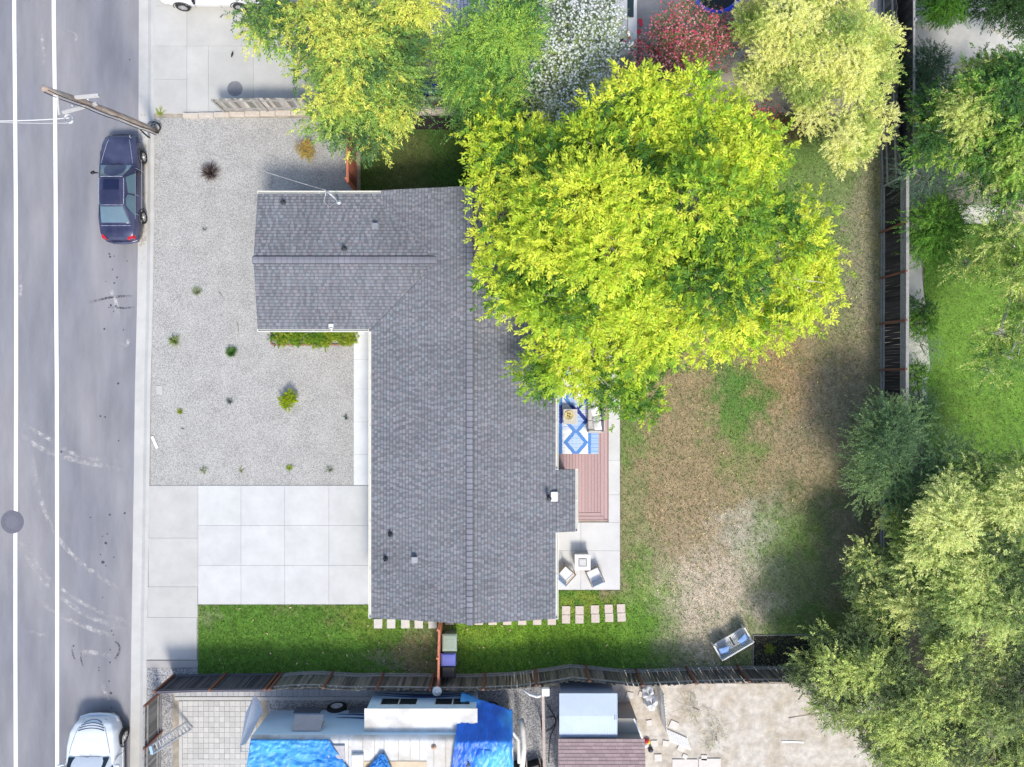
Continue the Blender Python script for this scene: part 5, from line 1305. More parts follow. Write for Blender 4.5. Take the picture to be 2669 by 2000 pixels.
    if lights:
        for sx in (-1, 1):
            q = MB(); z = interp(prof, y0-.12)[1]; w_ = interp(prof, y0-.12)[0]
            q.add([(sx*w_*.55, y0-.0, z-.06), (sx*w_*.92, y0-.14, z-.05), (sx*w_*.95, y0-.28, z+.005), (sx*w_*.62, y0-.12, z+.022), (sx*w_*.6, y0+.02, z-.16), (sx*w_*.97, y0-.12, z-.16)], [(0,1,2,3),(0,4,5,1)] if sx < 0 else [(3,2,1,0),(1,5,4,0)])
            q.build('headlight', M('headlight_lens', (.55,.56,.52), .15, .05, 5), t)
            q = MB(); z = interp(prof, y1+.15)[1]; w_ = interp(prof, y1+.15)[0]
            q.add([(sx*w_*.60, y1+.01, z+.01), (sx*w_*.94, y1+.07, z+.0), (sx*w_*1.0, y1+.32, z-.04), (sx*w_*.90, y1+.26, z+.02), (sx*w_*.62, y1-.02, z-.18), (sx*w_*1.0, y1+.05, z-.18), (sx*(w_+.01), y1+.33, z-.18)],
                  [(0,1,2,3),(0,4,5,1),(1,5,6,2)] if sx > 0 else [(3,2,1,0),(1,5,4,0),(2,6,5,1)])
            q.build('tail_light', M('red_lens', (.50,.015,.03), .2, .05, 5), t)
    for sx in (-1, 1):
        q = MB(); q.smooth = True; q.tube([(sx*(wb-.02), ya-.38, zb_+.02), (sx*(wb+.12), ya-.36, zb_+.06)], [.03,.04], 8); q.tube([(sx*(wb+.10), ya-.35, zb_+.07), (sx*(wb+.24), ya-.40, zb_+.07)], [.075,.06], 8); q.build('mirror', m_black if trim is m_chrome else paint, t)
        for yy in wy:
            wheel(t, sx*ww, yy, r, steer if yy > 0 else 0, outer=sx)
            q = MB(); q.smooth = True
            q.tube([(sx*(wb+.008), yy+(r+.07)*math.cos(k*PI/12), r+(r+.07)*math.sin(k*PI/12)) for k in range(13)], .022, 6); q.build('wheel_arch', m_vdark, t)
    if sunroof:
        q = MB(); q.box(-hr*.60, hr*.60, yb-.62, yb-.18, zr+.0, zr+.045); q.build('sunroof', M('sunroof_glass', (.012,.016,.05), .12, .05, 3), t, bevel=.01)
    for k in range(ridges):
        yy = y0-.02-k*.10; w_, z = interp(prof, yy); q = MB()
        q.tube([Vector((x*w_*.62, yy-.10*x*x, interp(prof, yy-.10*x*x)[1]+.022)) for x in (-1,-.75,-.5,-.25,0,.25,.5,.75,1)], .017, 5); q.build('grille_bar', m_vdark, t)
    q = MB(); q.tube([(-hr*.5, ya+.04, za+.05), (.0, ya-.02, za+.07)], .008, 4); q.tube([(.0, ya+.05, za+.05), (hr*.6, ya-.0, za+.07)], .008, 4); q.build('wiper', m_black, t)
    return t
navy = M('navy_paint', (.022,.025,.062), .25, .2, 2.5, spec=.7, tint=(.055,.06,.115))
glass_sky = M('pale_glass', (.10,.16,.20), .05, .1, 2, spec=1.0)
car('dark_sedan', 'dark blue saloon car with red tail lights parked at the kerb under the utility pole', (-17.92, 8.97, -.115), 0,
    [(2.40,.60,.62),(2.28,.72,.70),(1.9,.82,.80),(1.3,.86,.88),(.85,.87,.92),(0,.88,.93),(-1.0,.88,.94),(-1.6,.86,.97),(-2.1,.80,.95),(-2.36,.72,.88),(-2.42,.66,.80)],
    (.95, .32, -1.02, -1.72, 1.37, .56), navy, (1.50,-1.28), .80, .31, glass=glass_sky, sunroof=True, seam=M('worn_edge', (.42,.44,.55), .5, .5, 9))
whitep = M('white_car_paint', (.70,.74,.78), .25, .04, 2, spec=.6)
car('white_pickup', 'white broad bonneted vehicle at the bottom edge of the road', (-19.02, -17.9, -.115), 0,
    [(2.62,.62,.75),(2.45,.88,.92),(2.1,1.04,1.04),(1.5,1.12,1.12),(.8,1.14,1.16),(0,1.14,1.16),(-1.5,1.14,1.16),(-2.6,1.1,1.12),(-2.9,1.0,1.0)],
    (1.12, .45, -1.4, -2.1, 1.72, .84), whitep, (1.62,-1.5), 1.06, .37, steer=-.12, ridges=4, trim=whitep)
car('white_saloon', 'white saloon car parked across the neighbouring driveway at the top edge', tuple(P(562,-20,0)+Vector((0,0,.02))), R(90),
    [(2.30,.60,.62),(2.15,.74,.72),(1.8,.83,.84),(1.2,.87,.92),(.8,.88,.96),(0,.89,.97),(-1.0,.89,.99),(-1.6,.87,1.02),(-2.1,.80,1.0),(-2.3,.70,.88)],
    (.9, .2, -1.1, -1.75, 1.43, .60), M('white_paint_gloss', (.78,.78,.78), .25, .03, 2, spec=.6), (1.36,-1.26), .82, .32)

# ------------------------------------------------------------------ utility pole and wires
def at(px, py, z): return P(px, py, z)
base = P(404, 343, 0); top = P(112, 230, 7.6)
t = thing('utility_pole', 'leaning brown timber utility pole with grey crossarms beside the dark car', 'utility pole', tuple(base))
b = MB(); b.smooth = True
pts = [base.lerp(top, k/8)+Vector((.10*math.sin(PI*k/8), .05*math.sin(PI*k/8), 0)) for k in range(9)]
b.tube(pts, [.155-.007*k for k in range(9)], 14); b.build('pole', M('creosote_wood', (.34,.245,.19), .9, .4, 6, .8, 25, stretch=(1,1,.2), tint=(.46,.40,.35)), t, True)
d = (top-base).normalized()
b = MB()
q = base+d*(top-base).length*.80
b.bar(q+Vector((-.1,.02,0)), q+Vector((1.0,.17,-.1)), .10, .12); b.bar(base.lerp(top,.66)+Vector((-1.0,-.28,0)), base.lerp(top,.66)+Vector((.35,.08,0)), .09, .11)
b.bar(top+Vector((.25,-.1,-.4)), top+Vector((.25,-.75,-.5)), .07)
b.build('crossarm', M('grey_arm', (.46,.45,.44), .8, .1, 6), t, True)
b = MB(); b.smooth = True
for sx, sy in ((.22,-.12),(.05,-.2)):
    b.tube([base.lerp(top, k/10)+Vector((sx, sy, 0))*.8+Vector((0,.02*math.sin(k*2),0)) for k in range(11)], .018, 5)
b.build('riser_cable', m_black, t, True)
b = MB(); b.smooth = True
c = top+Vector((.35,-.75,-.9))
for k in range(3): b.tube([c+Vector((.16*math.cos(a*PI/6), .16*math.sin(a*PI/6), .03*k)) for a in range(13)], .014, 5)
b.build('wire_loop', m_steel, t, True)
for k in range(3): c2 = base.lerp(top,.7)+Vector((-.3+.3*k,-.15+.12*k,.12)); b = MB(); b.smooth = True; b.lathe(c2, [(.03,0),(.05,.03),(.03,.06),(.05,.09),(.02,.12)], 10); b.build('insulator', m_steel, t, True)
b = MB(); b.smooth = True
c = base+Vector((.05,.12,0))
for k in range(4): b.tube([c+Vector(((.22+.03*k)*math.cos(a*PI/8+k), (.22+.02*k)*math.sin(a*PI/8+k), .06+.05*k+.04*math.sin(a))) for a in range(17)], .013, 5)
b.tube([base+Vector((-.25,-.3,0)), base+Vector((-.2,-.25,.9))], .03, 6); b.tube([base+Vector((-.32,-.28,0)), base+Vector((-.28,-.25,.6))], .02, 6)
b.build('cable_coil', m_black, t, True)
def wire(name, label, a, c, sag, r=.012, mat=None, n=24):
    b = MB(); b.smooth = True; a = Vector(a); c = Vector(c)
    b.tube([a.lerp(c, k/n)-Vector((0,0,sag*4*(k/n)*(1-k/n))) for k in range(n+1)], r, 5)
    return tag(b.build(name, mat or m_black), label, 'cable')
m_wire = M('pale_cable', (.62,.62,.62), .6, .05, 5)
wire('service_cable', 'twisted pale service cable running from the utility pole to the roof mast', base.lerp(top,.72)+Vector((.15,-.15,0)), mast_top, .7, .013, M('twisted_cable', (.30,.30,.31), .6, .6, 3))
wire('overhead_cable', 'thick pale cable leaving the pole towards the left edge of the road', top+Vector((.35,-.7,-.9)), P(-260,308,6.0), .3, .022, m_wire)
wire('overhead_cable', 'thin pale cable just below the thick one at the left edge', top+Vector((.4,-.85,-1.0)), P(-260,300,5.6), .3, .010, m_wire)

# ------------------------------------------------------------------ motorhome
mh = M('rv_paint', (.58,.76,.90), .28, .04, 2, spec=.6)
mhw = M('rv_white', (.66,.67,.67), .5, .18, 2.2, tint=(.50,.47,.42), detail=12)
t = thing('motorhome', 'long pale blue motorhome with blue tarpaulins over its roof', 'motorhome', (-5.5, -16.2, 0))
X0, X1, YN, YS = -11.05, .05, -14.92, -17.5
b = MB()
b.add([(X0,YN,.55),(X1,YN,.55),(X1,YS,.55),(X0,YS,.55),(X0+.0,YN,2.75),(X1,YN,2.75),(X1,YS,2.75),(X0,YS,2.75)], [(0,1,2,3),(4,7,6,5),(1,0,4,5),(2,1,5,6),(3,2,6,7),(0,3,7,4)])
b.build('body', mh, t, True, bevel=.06)
b = MB()
def rvroof(u, v):
    x = X0+(X1-X0)*u; y = YN+(YS-YN)*v; e = min(1, v/.06, (1-v)/.06)
    return (x, y, 2.76+.17*math.sin(PI*min(max(e,0),1)/2))
b.smooth = True; b.grid(rvroof, 40, 24); b.build('roof', mhw, t, True)
b = MB()
for k in range(14): 
    x = -8.4+k*.50+(.1 if k % 3 else 0); b.bar((x, YN-.12, 2.945), (x, YS+.2, 2.945), .02, .015)
b.build('roof_seams', M('seam_sealant', (.40,.36,.31), .8, .3, 4), t, True)
b = MB(); b.box(-6.25,-1.55,-14.915,-13.97,.8,2.5); so = b.build('slide_out', mh, t, True, bevel=.03)
b = MB(); b.box(-6.32,-1.48,-14.93,-13.92,2.5,2.54); b.build('slide_out_roof', mhw, t, True)
for x0, x1 in ((-5.72,-4.18),(-3.35,-1.85)):
    b = MB(); b.box(x0-.04,x1+.04,-13.975,-13.955,1.5,2.12); w1_ = b.build('window_frame', mhw, t, True)
    b = MB(); b.box(x0,(x0+x1)/2-.03,-13.957,-13.948,1.55,2.07); b.box((x0+x1)/2+.03,x1,-13.957,-13.948,1.55,2.07); b.build('window', m_glass, t, True)
b = MB(); b.box(-9.45,-8.25,-14.92,-14.90,1.6,2.45); b.build('window_frame', mhw, t, True)
b = MB(); b.add([(-9.45,-14.89,2.5),(-8.2,-14.89,2.5),(-8.2,-14.45,2.0),(-9.45,-14.45,2.0)], [(3,2,1,0)]); aw = b.build('window_awning', M('taupe_awning', (.40,.37,.37), .8, .08, 5), t, True)
aw.modifiers.new('th', 'SOLIDIFY').thickness = .02
b = MB(); b.smooth = True
for z0, z1, y in ((1.3,1.75,YN+.012),(1.0,1.4,YN+.012)):
    pts = [(X0+3.2+3.0*k/10, y, z0+(z1-z0)*(k/10)**2) for k in range(11)]; b.tube(pts, [.008+.03*math.sin(PI*k/10) for k in range(11)], 5)
for z0 in (.95, 1.15):
    pts = [(-6.2+4.5*k/10, -13.955, z0+.25*math.sin(PI*k/10)) for k in range(11)]; b.tube(pts, [.008+.045*math.sin(PI*k/10)**2 for k in range(11)], 5)
b.build('stripe', M('navy_stripe', (.03,.05,.12), .4, .1, 4), t, True)
for x in (-8.05, -1.0):
    b = MB(); b.smooth = True; b.lathe((x, YN-.02, .42), [(.2,-.15),(.42,-.13),(.45,-.05),(.45,.08),(.40,.14),(.26,.14)], 24, 'Y', caps=False); wt = b.build('wheel', m_rubber, t, True)
    b = MB(); b.smooth = True; b.lathe((x, YN-.02, .42), [(.28,.145),(.24,.12),(.20,.09),(.06,.10),(.05,.15),(.001,.15)], 20, 'Y', caps=False); b.build('hubcap', m_white, wt, False)
    bpy.data.objects[wt.children[0].name].location = -t.location
for x0, x1 in ((-9.9,-8.7),(-7.4,-6.4)):
    b = MB(); b.box(x0, x1, YN-.05, YN+.035, .35, .9); b.build('storage_door', M('grey_locker', (.18,.20,.24), .5, .1, 5), t, True)
b = MB(); b.box(-6.75,-6.25,-16.35,-15.6,2.94,3.1); b.build('roof_hatch', mhw, t, True, bevel=.03)
b = MB(); b.box(-7.75,-7.05,-15.95,-15.25,2.93,3.02); b.build('roof_vent', M('grey_hatch', (.42,.40,.41), .6, .2, 5), t, True, bevel=.02)
b = MB(); b.box(-6.6,-3.6,-16.9,-15.95,2.935,2.955); b.build('roof_plywood', M('plywood', (.58,.47,.33), .8, .1, 3), t, True)
b = MB(); b.smooth = True; b.lathe((-3.3,-15.35,2.93), [(.12,0),(.11,.04),(.04,.05),(.04,.12),(.01,.12)], 16); b.build('roof_antenna', M('rust_ring', (.45,.30,.22), .7), t, True)
b = MB(); rs = random.Random(3)
for k in range(22): b.rbox((-2.05+rs.uniform(-.22,.22), -16.15+rs.uniform(-.28,.28), 2.98+rs.uniform(0,.12)), (rs.uniform(.05,.25), rs.uniform(.03,.1), rs.uniform(.03,.08)), rs.uniform(0,3))
b.build('air_conditioner', m_vdark, t, True)
b = MB(); b.smooth = True; b.tube([(X1+.35,YN-.2,1.0),(X1+.45,YN-.6,1.1),(X1+.5,YN-1.4,1.1),(X1+.4,YN-2.4,1.05)], .12, 8); b.build('front_bumper', mhw, t, True)
b = MB(); b.smooth = True; b.tube([(X1-.6,YN+.02,2.6),(X1,YN-.02,2.55),(X1+.22,YN-.4,2.4),(X1+.26,YN-1.4,2.4)], .08, 8); b.build('cab_rim', mhw, t, True)
b = MB(); b.box(X1-.95,X1-.25,YN-.02,YN+.012,1.75,2.35); b.build('window', m_glass, t, True)
b = MB(); b.rbox((-1.15,-14.5,1.9),(.35,.5,.5), .2); b.build('roof_speaker', m_black, t, True)
# tarpaulins
def tarp(name, label, outline, seed, mat):
    """outline: four px corners + height function"""
    (a, b_, c, d_), z = outline
    A, B, C_, D = [P(*q, z) for q in (a, b_, c, d_)]
    q = MB(); q.smooth = True
    def fn(u, v):
        p = A.lerp(B, u).lerp(D.lerp(C_, u), v)
        rad = math.atan2(v+.05, u+.05) if seed % 2 else math.atan2(v+.05, 1.05-u)
        rr = math.hypot(u if seed % 2 else 1-u, v)
        cr = .16*abs(float(fbm(np.array(u*11+seed), np.array(v*5+seed)))-.5)+.07*abs(float(vnoise(u*30+v*12, v*9))-.5)+.018*math.sin(rad*(19+7*float(vnoise(u*2+seed, v*2)))+5*float(vnoise(u*3, v*3+seed)))*min(1, rr*1.6)*(.3+float(vnoise(rad*6+seed, rr*2)))+.05*(fbm(np.array(u*6+seed), np.array(v*6))-.5)*2+.05*(float(vnoise(u*14+seed, v*9))-.5)
        e = .12*math.sin(PI*u)*v*0
        # pulled-in edges
        wob = .10*math.sin(u*9+seed)*(v if v > .5 else 0)
        z_ = p.z+cr+.06
        if p.y > YN-.12: z_ -= (p.y-(YN-.12))*1.2
        if p.x > X1-.15: z_ -= (p.x-(X1-.15))*1.5
        return (p.x, p.y+wob, z_)
    q.grid(fn, 90, 70)
    o = q.build(name, mat); tag(o, label, 'tarpaulin', 'blue tarpaulins on the motorhome'); o.modifiers.new('th', 'SOLIDIFY').thickness = .006
    return o
m_tarp = M('blue_tarp', (.02,.19,.56), .45, .3, 1.4, .4, 14, tint=(.07,.34,.70))
m_tarp2 = M('bright_tarp', (.02,.14,.62), .42, .3, 1.1, .3, 14, tint=(.10,.46,.78))
tarp('tarpaulin', 'crumpled blue tarpaulin over the street end of the motorhome roof', (((655,1926),(858,1926),(935,2035),(640,2035)), 2.95), 1, m_tarp)
tarp('tarpaulin', 'small peaked blue tarpaulin in the middle of the motorhome roof', (((992,1962),(1003,1962),(1040,2035),(930,2035)), 2.97), 2, m_tarp)
tarp('tarpaulin', 'bright blue tarpaulin draped over the cab end of the motorhome', (((1196,1847),(1335,1880),(1340,2040),(1172,2040)), 3.02), 3, m_tarp2)
# windscreen shade hanging at the back
t = thing('mesh_screen', 'white perforated screen hanging from the street end of the motorhome', 'screen', tuple(P(655,1900,0)))
V = [P(663,1812,1.3),P(677,1828,1.4),P(684,1855,1.6),P(640,1940,2.6),P(626,1945,2.5),P(640,1860,1.6)]
b = MB(); b.add(V, [(5,4,3,2,1,0)]); o = b.build('screen', M('perforated', (.60,.62,.66), .7, .35, 60, .3, 60), t, True); o.modifiers.new('th', 'SOLIDIFY').thickness = .015
b = MB(); b.bar(P(640,1940,2.6), P(684,1855,1.6), .03); b.bar(P(628,1945,2.5), P(628,1960,2.6), .03); b.bar(P(628,1960,2.6), P(646,1960,2.7), .03); b.build('frame', m_steel, t, True)
# ladder leaning on the street fence
t = thing('ladder', 'aluminium ladder leaning over the grey board fence beside the paver court', 'ladder', tuple(P(500,1900,0)))
A0, A1 = P(486,1882,.1), P(500,1900,.1); B0, B1 = P(392,1945,2.0), P(397,1966,2.0)
b = MB(); b.bar(A0, B0, .06); b.bar(A1, B1, .06); b.build('side_rail', m_steel, t, True)
b = MB()
for k in range(11): f = (k+.5)/11; b.bar(A0.lerp(B0, f), A1.lerp(B1, f), .05, .03)
b.build('rung', m_steel, t, True)
b = MB(); b.bar(B0, B1, .12, .06); b.build('end_cap', M('blue_cap', (.35,.50,.62), .5), t, True)

# ------------------------------------------------------------------ sheds, post and clutter south of the fence
t = thing('metal_shed', 'small shed with pale blue ribbed metal roof against the board fence', 'shed', tuple(P(1530,1850,0)))
z = 2.2; A = P(1458,1808,z); C_ = P(1609,1924,z)
b = MB(); b.box(A.x+.1, C_.x-.1, C_.y+.1, A.y-.1, 0, z-.2); b.build('wall', M('blue_metal', (.30,.33,.40), .5, .08, 6), t, True)
b = MB()
n = 34; yr = A.y-(A.y-C_.y)*.5
for k in range(n):
    x0 = A.x+(C_.x-A.x)*k/n; x1 = A.x+(C_.x-A.x)*(k+1)/n; xm = x0+(x1-x0)*.55; h = .02
    for (ya_, yb_, za_, zb_) in ((A.y,yr,z-.02,z+.02),(yr,C_.y,z+.02,z-.06)):
        b.add([(x0,ya_,za_),(xm,ya_,za_),(xm,yb_,zb_),(x0,yb_,zb_),(xm,ya_,za_+h),(x1,ya_,za_+h),(x1,yb_,zb_+h),(xm,yb_,zb_+h)], [(3,2,1,0),(7,6,5,4),(2,7,4,1)])
b.build('roof', M('pale_blue_metal', (.40,.48,.60), .55, .06, 1.5, metal=.1), t, True)
b = MB(); c = P(1604,1871,z+.05); b.box(c.x-.04, c.x+.04, c.y-.1, c.y+.1, z-.03, z+.02); b.build('vent', m_vdark, t, True)
t = thing('brown_shed', 'larger shed with brown shingle roof at the bottom edge', 'shed', tuple(P(1565,2000,0)))
z = 2.3; A = P(1455,1926,z); C_ = P(1680,2100,z)
b = MB(); b.box(A.x+.1, C_.x-.1, C_.y+.1, A.y-.1, 0, z-.1); b.build('wall', M('taupe_wall', (.38,.33,.29), .8, .1, 5), t, True)
b = MB(); rs = random.Random(6); rows = 20; dy = (A.y-C_.y)/rows
b.cc = (.22,.15,.14); b.add([(A.x,A.y,z-.02),(C_.x,A.y,z-.02),(C_.x,C_.y,z+.5),(A.x,C_.y,z+.5)], [(3,2,1,0)])
for r_ in range(rows):
    x = A.x-rs.uniform(0,.3)
    while x < C_.x:
        x0 = max(x, A.x); x1 = min(x+.33, C_.x); x += .338
        if x1-x0 < .02: continue
        g = rs.uniform(.88,1.12); b.cc = (.33*g,.245*g,.24*g)
        y0_ = A.y-r_*dy; y1_ = y0_-dy; z0_ = z+.52*r_/rows; z1_ = z+.52*(r_+1)/rows
        b.add([(x0,y0_,z0_+.02),(x1,y0_,z0_+.02),(x1,y1_,z1_+.004),(x0,y1_,z1_+.004),(x0,y0_,z0_),(x1,y0_,z0_)], [(3,2,1,0),(0,1,5,4)])
b.build('roof', m_shingle, t, True)
t = thing('lean_to', 'flat olive grey lean-to roof between the blue and brown sheds', 'shed', tuple(P(1635,1900,0)))
b = MB(); pts = [P(x, y, 1.7) for x, y in ((1609,1873),(1651,1873),(1672,1924),(1609,1924))][::-1]; b.prism(pts, 1.64, 1.7); b.build('roof', M('olive_panel', (.33,.31,.27), .8, .06, 3), t, True)
b = MB(); b.bar(P(1652,1873,1.71), P(1674,1925,1.71), .07); b.build('trim', m_white, t, True)
b = MB(); a = P(1612,1876,1.6); c = P(1660,1920,1.6); b.box(a.x, c.x, c.y, a.y, 0, 1.63); b.build('wall', MATS['taupe_wall'], t, True)
t = thing('beam_frame', 'long pale timber beam on posts with a white box at its north end', 'beam', tuple(P(1417,1900,0)))
b = MB(); b.bar(P(1415,1812,1.9), P(1420,2060,1.9), .12, .14); b.build('beam', M('pale_beam', (.45,.37,.32), .8, .15, 5), t, True)
for yy in (1820, 1935, 2050):
    b = MB(); c = P(1417, yy, 1.9); b.box(c.x-.05, c.x+.05, c.y-.05, c.y+.05, 0, 1.85); b.build('post', m_post, t, True)
b = MB(); c = P(1422,1803,2.0); b.box(c.x-.17, c.x+.17, c.y-.17, c.y+.17, 1.9, 2.1); b.build('light_box', m_white, t, True, bevel=.03)
b = MB(); b.smooth = True; b.tube([P(1360,1795,1.5), P(1380,1810,1.6), P(1400,1816,1.7), P(1416,1812,1.9)], [.03,.06,.07,.05], 8); b.build('curved_arm', m_white, t, True)
b = MB(); b.smooth = True
for pts in ([(1425,1835),(1440,1860),(1450,1880),(1440,1895),(1424,1908)], [(1424,1870),(1445,1870),(1447,1890),(1435,1920),(1432,1950),(1430,1990)]):
    b.tube([P(x, y, .05) for x, y in smooth_line(pts, 5)], .018, 5)
tag(b.build('garden_hose', m_black), 'loose dark hose curling on the ground beside the blue shed', 'hose')
for i, (px, py, lb) in enumerate(((1355,1995,'dark crate at the bottom edge next to the cab of the motorhome'),(1392,1992,'second dark crate just left of the pale beam'))):
    b = MB(); c = P(px, py+8, .3); b.rbox((0,0,0), (.55,.42,.55), .3*i); o = b.build('crate', m_black, bevel=.03); o.location = c; tag(o, lb, 'crate', 'dark crates by the motorhome')
# bags
for i, (px, py, s_, lb) in enumerate(((1686,1800,.30,'upper white plastic bag on the dirt beside the picket panel'),(1694,1822,.34,'lower bulging white plastic bag on the dirt beside the picket panel'))):
    b = MB(); b.smooth = True; rr = random.Random(i); ph = [rr.uniform(0,6) for _ in range(6)]
    def bag(u, v):
        th = 2*PI*u; f = PI*v; r_ = s_*(1+.16*math.sin(3*th+ph[0])*math.sin(2*f)+.12*math.sin(7*th+ph[1]+3*f)+.10*math.sin(5*f+ph[2]))
        return (r_*math.sin(f)*math.cos(th)*.9, r_*math.sin(f)*math.sin(th)*1.2, s_*.7*(1+math.cos(f))*(1+.2*math.sin(4*th)))
    b.grid(bag, 28, 16); o = b.build('plastic_bag', M('white_plastic', (.72,.73,.74), .35, .06, 5)); o.location = P(px, py, .005); tag(o, lb, 'bag', 'white plastic bags on the dirt')
# white picket panels
t = thing('picket_panel', 'white picket panel standing on the dirt yard below the fence', 'fence panel', tuple(P(1715,1840,0)))
b = MB(); A = P(1717,1788,0); C_ = P(1724,1880,0)
for k in range(13):
    p = A.lerp(C_, k/12); b.bar(p+Vector((0,0,.05)), p+Vector((.03,0,1.0)), .07, .02, up=(1,0,0))
b.build('pickets', m_white, t, True)
b = MB()
for zz in (.2, .85): b.bar(A+Vector((.03,0,zz)), C_+Vector((.03,0,zz)), .04, .07)
b.build('rail', m_white, t, True)
t = thing('lattice_panel', 'fallen white lattice panel lying next to the picket panel', 'fence panel', tuple(P(1750,1910,0)))
b = MB(); A = P(1737,1902,.06); U = P(1790,1925,.06)-A; W_ = P(1748,1932,.06)-A
for k in range(9): b.bar(A+U*(k/8), A+U*(k/8)+W_, .03, .015); b.bar(A+W_*(k/8)+Vector((0,0,.016)), A+W_*(k/8)+U+Vector((0,0,.016)), .03, .015)
b.build('lattice', m_white, t, True)
# loose slabs
k = 0
spots = [(1641,1812,16,'north of the lean-to nearest the blue shed'),(1672,1810,14,'beside the upper plastic bag'),(1692,1884,14,'left of the picket panel'),(1756,1890,20,'right of the picket panel'),(1705,1938,16,'nearest the brown shed'),(1735,1938,15,'directly right of the one by the brown shed'),(1775,1950,16,'below the lattice panel'),(1715,1975,18,'at the shed corner near the bottom edge'),
         (1785,1972,12,'in the middle of the lower dirt yard'),(1785,1992,60,'forming a long pale strip at the bottom edge'),(1850,1990,52,'forming the second pale strip at the bottom edge'),(1835,1975,14,'small and tilted above the pale strips')]
for px, py, s_, lb in spots:
    b = MB(); big_ = s_ > 40; b.rbox((0,0,0), (s_/S*1.1, (26 if big_ else s_)/S*1.0, .05), 0 if big_ else random.uniform(-.5,.5)); o = b.build('paving_slab', m_pv2, bevel=.01); o.location = P(px, py, .025); tag(o, 'loose pale paving slab '+lb, 'paving slab', 'loose slabs on the dirt yard')
tcl = thing('toy_pile', 'small heap of coloured toys against the brown shed', 'toys', tuple(P(1690,1945,0)))
b = MB(); rs = random.Random(4)
for nme, cc in (('red_toy',(.6,.04,.05)),('yellow_toy',(.7,.45,.05)),('white_toy',(.7,.7,.7)),('dark_toy',(.04,.04,.06))):
    b = MB(); b.smooth = True
    c = P(1690+rs.uniform(-7,7), 1945+rs.uniform(-16,16), .1); b.lathe(c, [(.03,-.08),(.11,-.05),(.13,.02),(.05,.10)], 9)
    b.build(nme, M(nme, cc, .5), tcl, True)
b = MB(); b.smooth = True; c = P(1686,1904,.05)

# ------------------------------------------------------------------ north neighbours
def brick_roof(name):
    m, tt, bb = node_mat(name)
    tc = tt.nodes.new('ShaderNodeTexCoord'); mp = tt.nodes.new('ShaderNodeMapping'); mp.inputs['Rotation'].default_value = (0, 0, R(90))
    br = tt.nodes.new('ShaderNodeTexBrick'); br.inputs['Color1'].default_value = (.42,.46,.56,1); br.inputs['Color2'].default_value = (.50,.54,.63,1); br.inputs['Mortar'].default_value = (.12,.13,.18,1)
    br.inputs['Scale'].default_value = 1; br.inputs['Brick Width'].default_value = .32; br.inputs['Row Height'].default_value = .15; br.inputs['Mortar Size'].default_value = .012; br.inputs['Bias'].default_value = 0
    tt.links.new(tc.outputs['Object'], mp.inputs[0]); tt.links.new(mp.outputs[0], br.inputs[0]); tt.links.new(br.outputs[0], bb.inputs['Base Color']); bb.inputs['Roughness'].default_value = .7
    return m
t = thing('neighbour_house', 'house with pale blue grey tiled roof beyond the leafy trees', 'house', tuple(P(1270,0,0)))
b = MB(); A = P(1112,82,2.6); C_ = P(1448,-400,2.6)
plane_mesh(b, [(A.x,A.y,2.6),(C_.x,A.y,2.6),(C_.x,C_.y,3.8),(A.x,C_.y,3.8)], .1)
b.build('roof', brick_roof('blue_roof_tile'), t, True)
b = MB(); b.box(A.x+.3, C_.x-.3, A.y+.5, C_.y, 0, 2.5); b.build('wall', m_wall, t, True)
b = MB(); b.box(A.x, C_.x, A.y-.14, A.y-.01, 2.5, 2.6); b.build('gutter', m_white, t, True)
b = MB(); A2 = P(770,20,2.5); b.box(A2.x, A.x-.02, A2.y, A2.y+8, 2.45, 2.55); b.build('garage_roof', M('grey_flat_roof', (.42,.43,.45), .8, .1, 4), t, True)
b = MB(); b.box(A2.x, A.x-.02, A2.y-.12, A2.y-.01, 2.4, 2.57); b.build('garage_gutter', m_white, t, True)
t = thing('patio_canopy', 'white hipped canopy roof jutting onto the grey patio', 'canopy', tuple(P(1632,60,0)))
z = 1.0
A = P(1603,144,z); Bp = P(1660,144,z); T1 = P(1636,118,z+.25); T2 = P(1636,-60,z+.25); A2 = P(1603,-60,z); B2 = P(1660,-60,z)
b = MB(); b.add([A, Bp, T1, T2, A2, B2], [(0,1,2),(1,5,3,2),(0,2,3,4)]); o = b.build('canopy', M('canopy_white', (.60,.61,.63), .6, .04, 3), t, True); o.modifiers.new('th', 'SOLIDIFY').thickness = .04
b = MB()
for a_, c_ in ((T1,T2),(A,T1),(Bp,T1)): b.bar(Vector(a_)+Vector((0,0,.01)), Vector(c_)+Vector((0,0,.01)), .03, .02)
b.build('ridge', m_vent, t, True)
for p in (A, Bp): b = MB(); b.box(p.x-.03+(.04 if p is A else -.04), p.x+.03+(.04 if p is A else -.04), p.y+.02, p.y+.08, 0, z-.03); b.build('post', m_white, t, True)
b = MB(); a = P(1636,44,z+.3); c = P(1652,-60,z+.3); b.box(a.x, c.x, a.y, c.y, z+.24, z+.29); b.build('skylight', m_glass, t, True)
for i, (px, py, r_, h_, lb) in enumerate(((1669,55,6,.05,'topmost red disc beside the canopy'),(1671,64,5,.05,'red disc just under the topmost one'),(1665,83,6.5,.05,'large red disc halfway down the canopy edge'),(1665,107,5,.05,'red disc at the lower corner of the canopy'),(1640,99,4,1.26,'red disc on the canopy above its hip'),(1640,117,4,1.26,'red disc on the canopy at the hip point'),(1628,110,4,1.2,'red disc on the canopy by the folded umbrella'),(1636,84,4,1.27,'small red disc highest on the canopy'))):
    b = MB(); b.smooth = False; b.lathe((0,0,0), [(r_/S,0),(r_/S,.015),(.001,.02)], 16); o = b.build('red_disc', M('red_plastic', (.75,.04,.08), .5), None); o.location = P(px, py, h_); tag(o, lb, 'disc', 'red discs around the canopy')
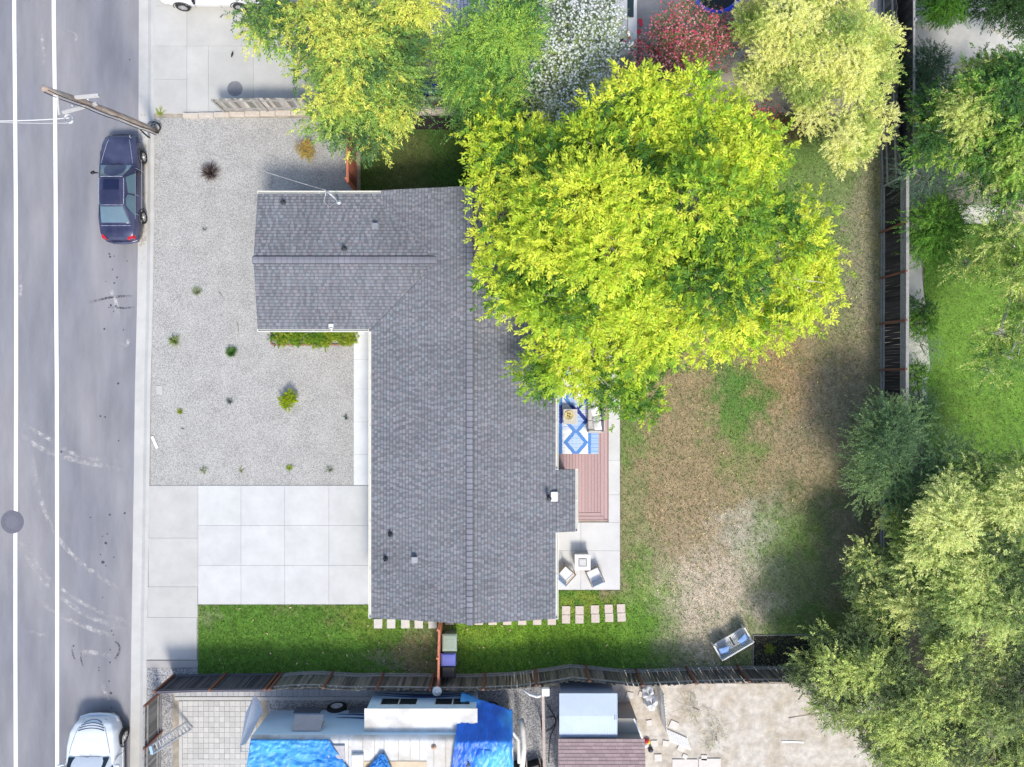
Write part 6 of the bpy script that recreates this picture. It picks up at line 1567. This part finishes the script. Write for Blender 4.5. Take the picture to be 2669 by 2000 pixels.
t = thing('folded_umbrella', 'black folded umbrella leaning at the white oleander', 'umbrella', tuple(P(1607,135,0)))
b = MB()
for k in range(8):
    a = k*PI/4; b.add([P(1608,138,1.2), P(1626,100,1.9), P(1608+9*math.cos(a), 118+12*math.sin(a), 1.6), P(1608+9*math.cos(a+.8), 118+12*math.sin(a+.8), 1.6)], [(0,2,3),(1,3,2)])
b.build('canopy', m_black, t, True)
b = MB(); b.bar(P(1632,92,2.0), P(1606,142,.9), .03); b.bar(P(1606,142,.9), P(1606,142,0), .04); b.build('pole', m_steel, t, True)
t = thing('trampoline', 'round trampoline with blue padding at the top edge of the photo', 'trampoline', tuple(P(1869,-30,.75)-Vector((0,0,.75))))
b = MB(); b.smooth = True; b.lathe((0,0,.75), [(.98,0),(1.0,.04),(1.17,.04),(1.19,0),(1.17,-.03)], 48, caps=False); b.build('padding', M('royal_blue', (.03,.06,.62), .45, .1, 5), t)
b = MB(); b.lathe((0,0,.77), [(.99,0),(.001,-.04)], 48); b.build('mat', m_black, t)
for k in range(8):
    a = k*PI/4+.3; b = MB(); b.smooth = True; b.tube([(1.1*math.cos(a),1.1*math.sin(a),.72),(1.2*math.cos(a),1.2*math.sin(a),0)], .025, 6); b.build('leg', m_steel, t)
b = MB()
A = P(1812,8,.7); Bq = P(1796,30,.05); A_ = P(1822,0,.7); B_ = P(1806,34,.05)
b.bar(A, P(1792,22,.0), .03); b.bar(A_, P(1808,34,.0), .03)
for f in (.2,.5,.8): b.bar(A.lerp(P(1792,22,0), f), A_.lerp(P(1808,34,0), f), .03)
b.build('ladder', m_steel, t, True)
b = MB(); c = P(2042, 203, 0)
t = thing('bird_feeder', 'grey box on a pole glimpsed in a gap of the pale tree', 'box', tuple(c))
b.box(-.1,.1,-.12,.12,3.9,4.15); b.build('housing', m_vent, t); b = MB(); b.box(-.03,.03,-.03,.03,0,3.9); b.build('pole', m_vent, t)
t = thing('grey_table', 'slatted grey deck panel beside the corner fence at the top', 'deck panel', tuple(P(2290*0+2288,40,0)))
b = MB(); a = P(2262,-60,.3); 
for k in range(6): b.box(a.x+k*.16, a.x+k*.16+.15, P(0,66,.3).y, a.y, .25, .3)
b.build('boards', m_greywood, t, True)
b = MB(); b.box(a.x+.05, a.x+.9, P(0,64,.3).y, a.y-.05, 0, .249); b.build('frame', m_vdark, t, True)
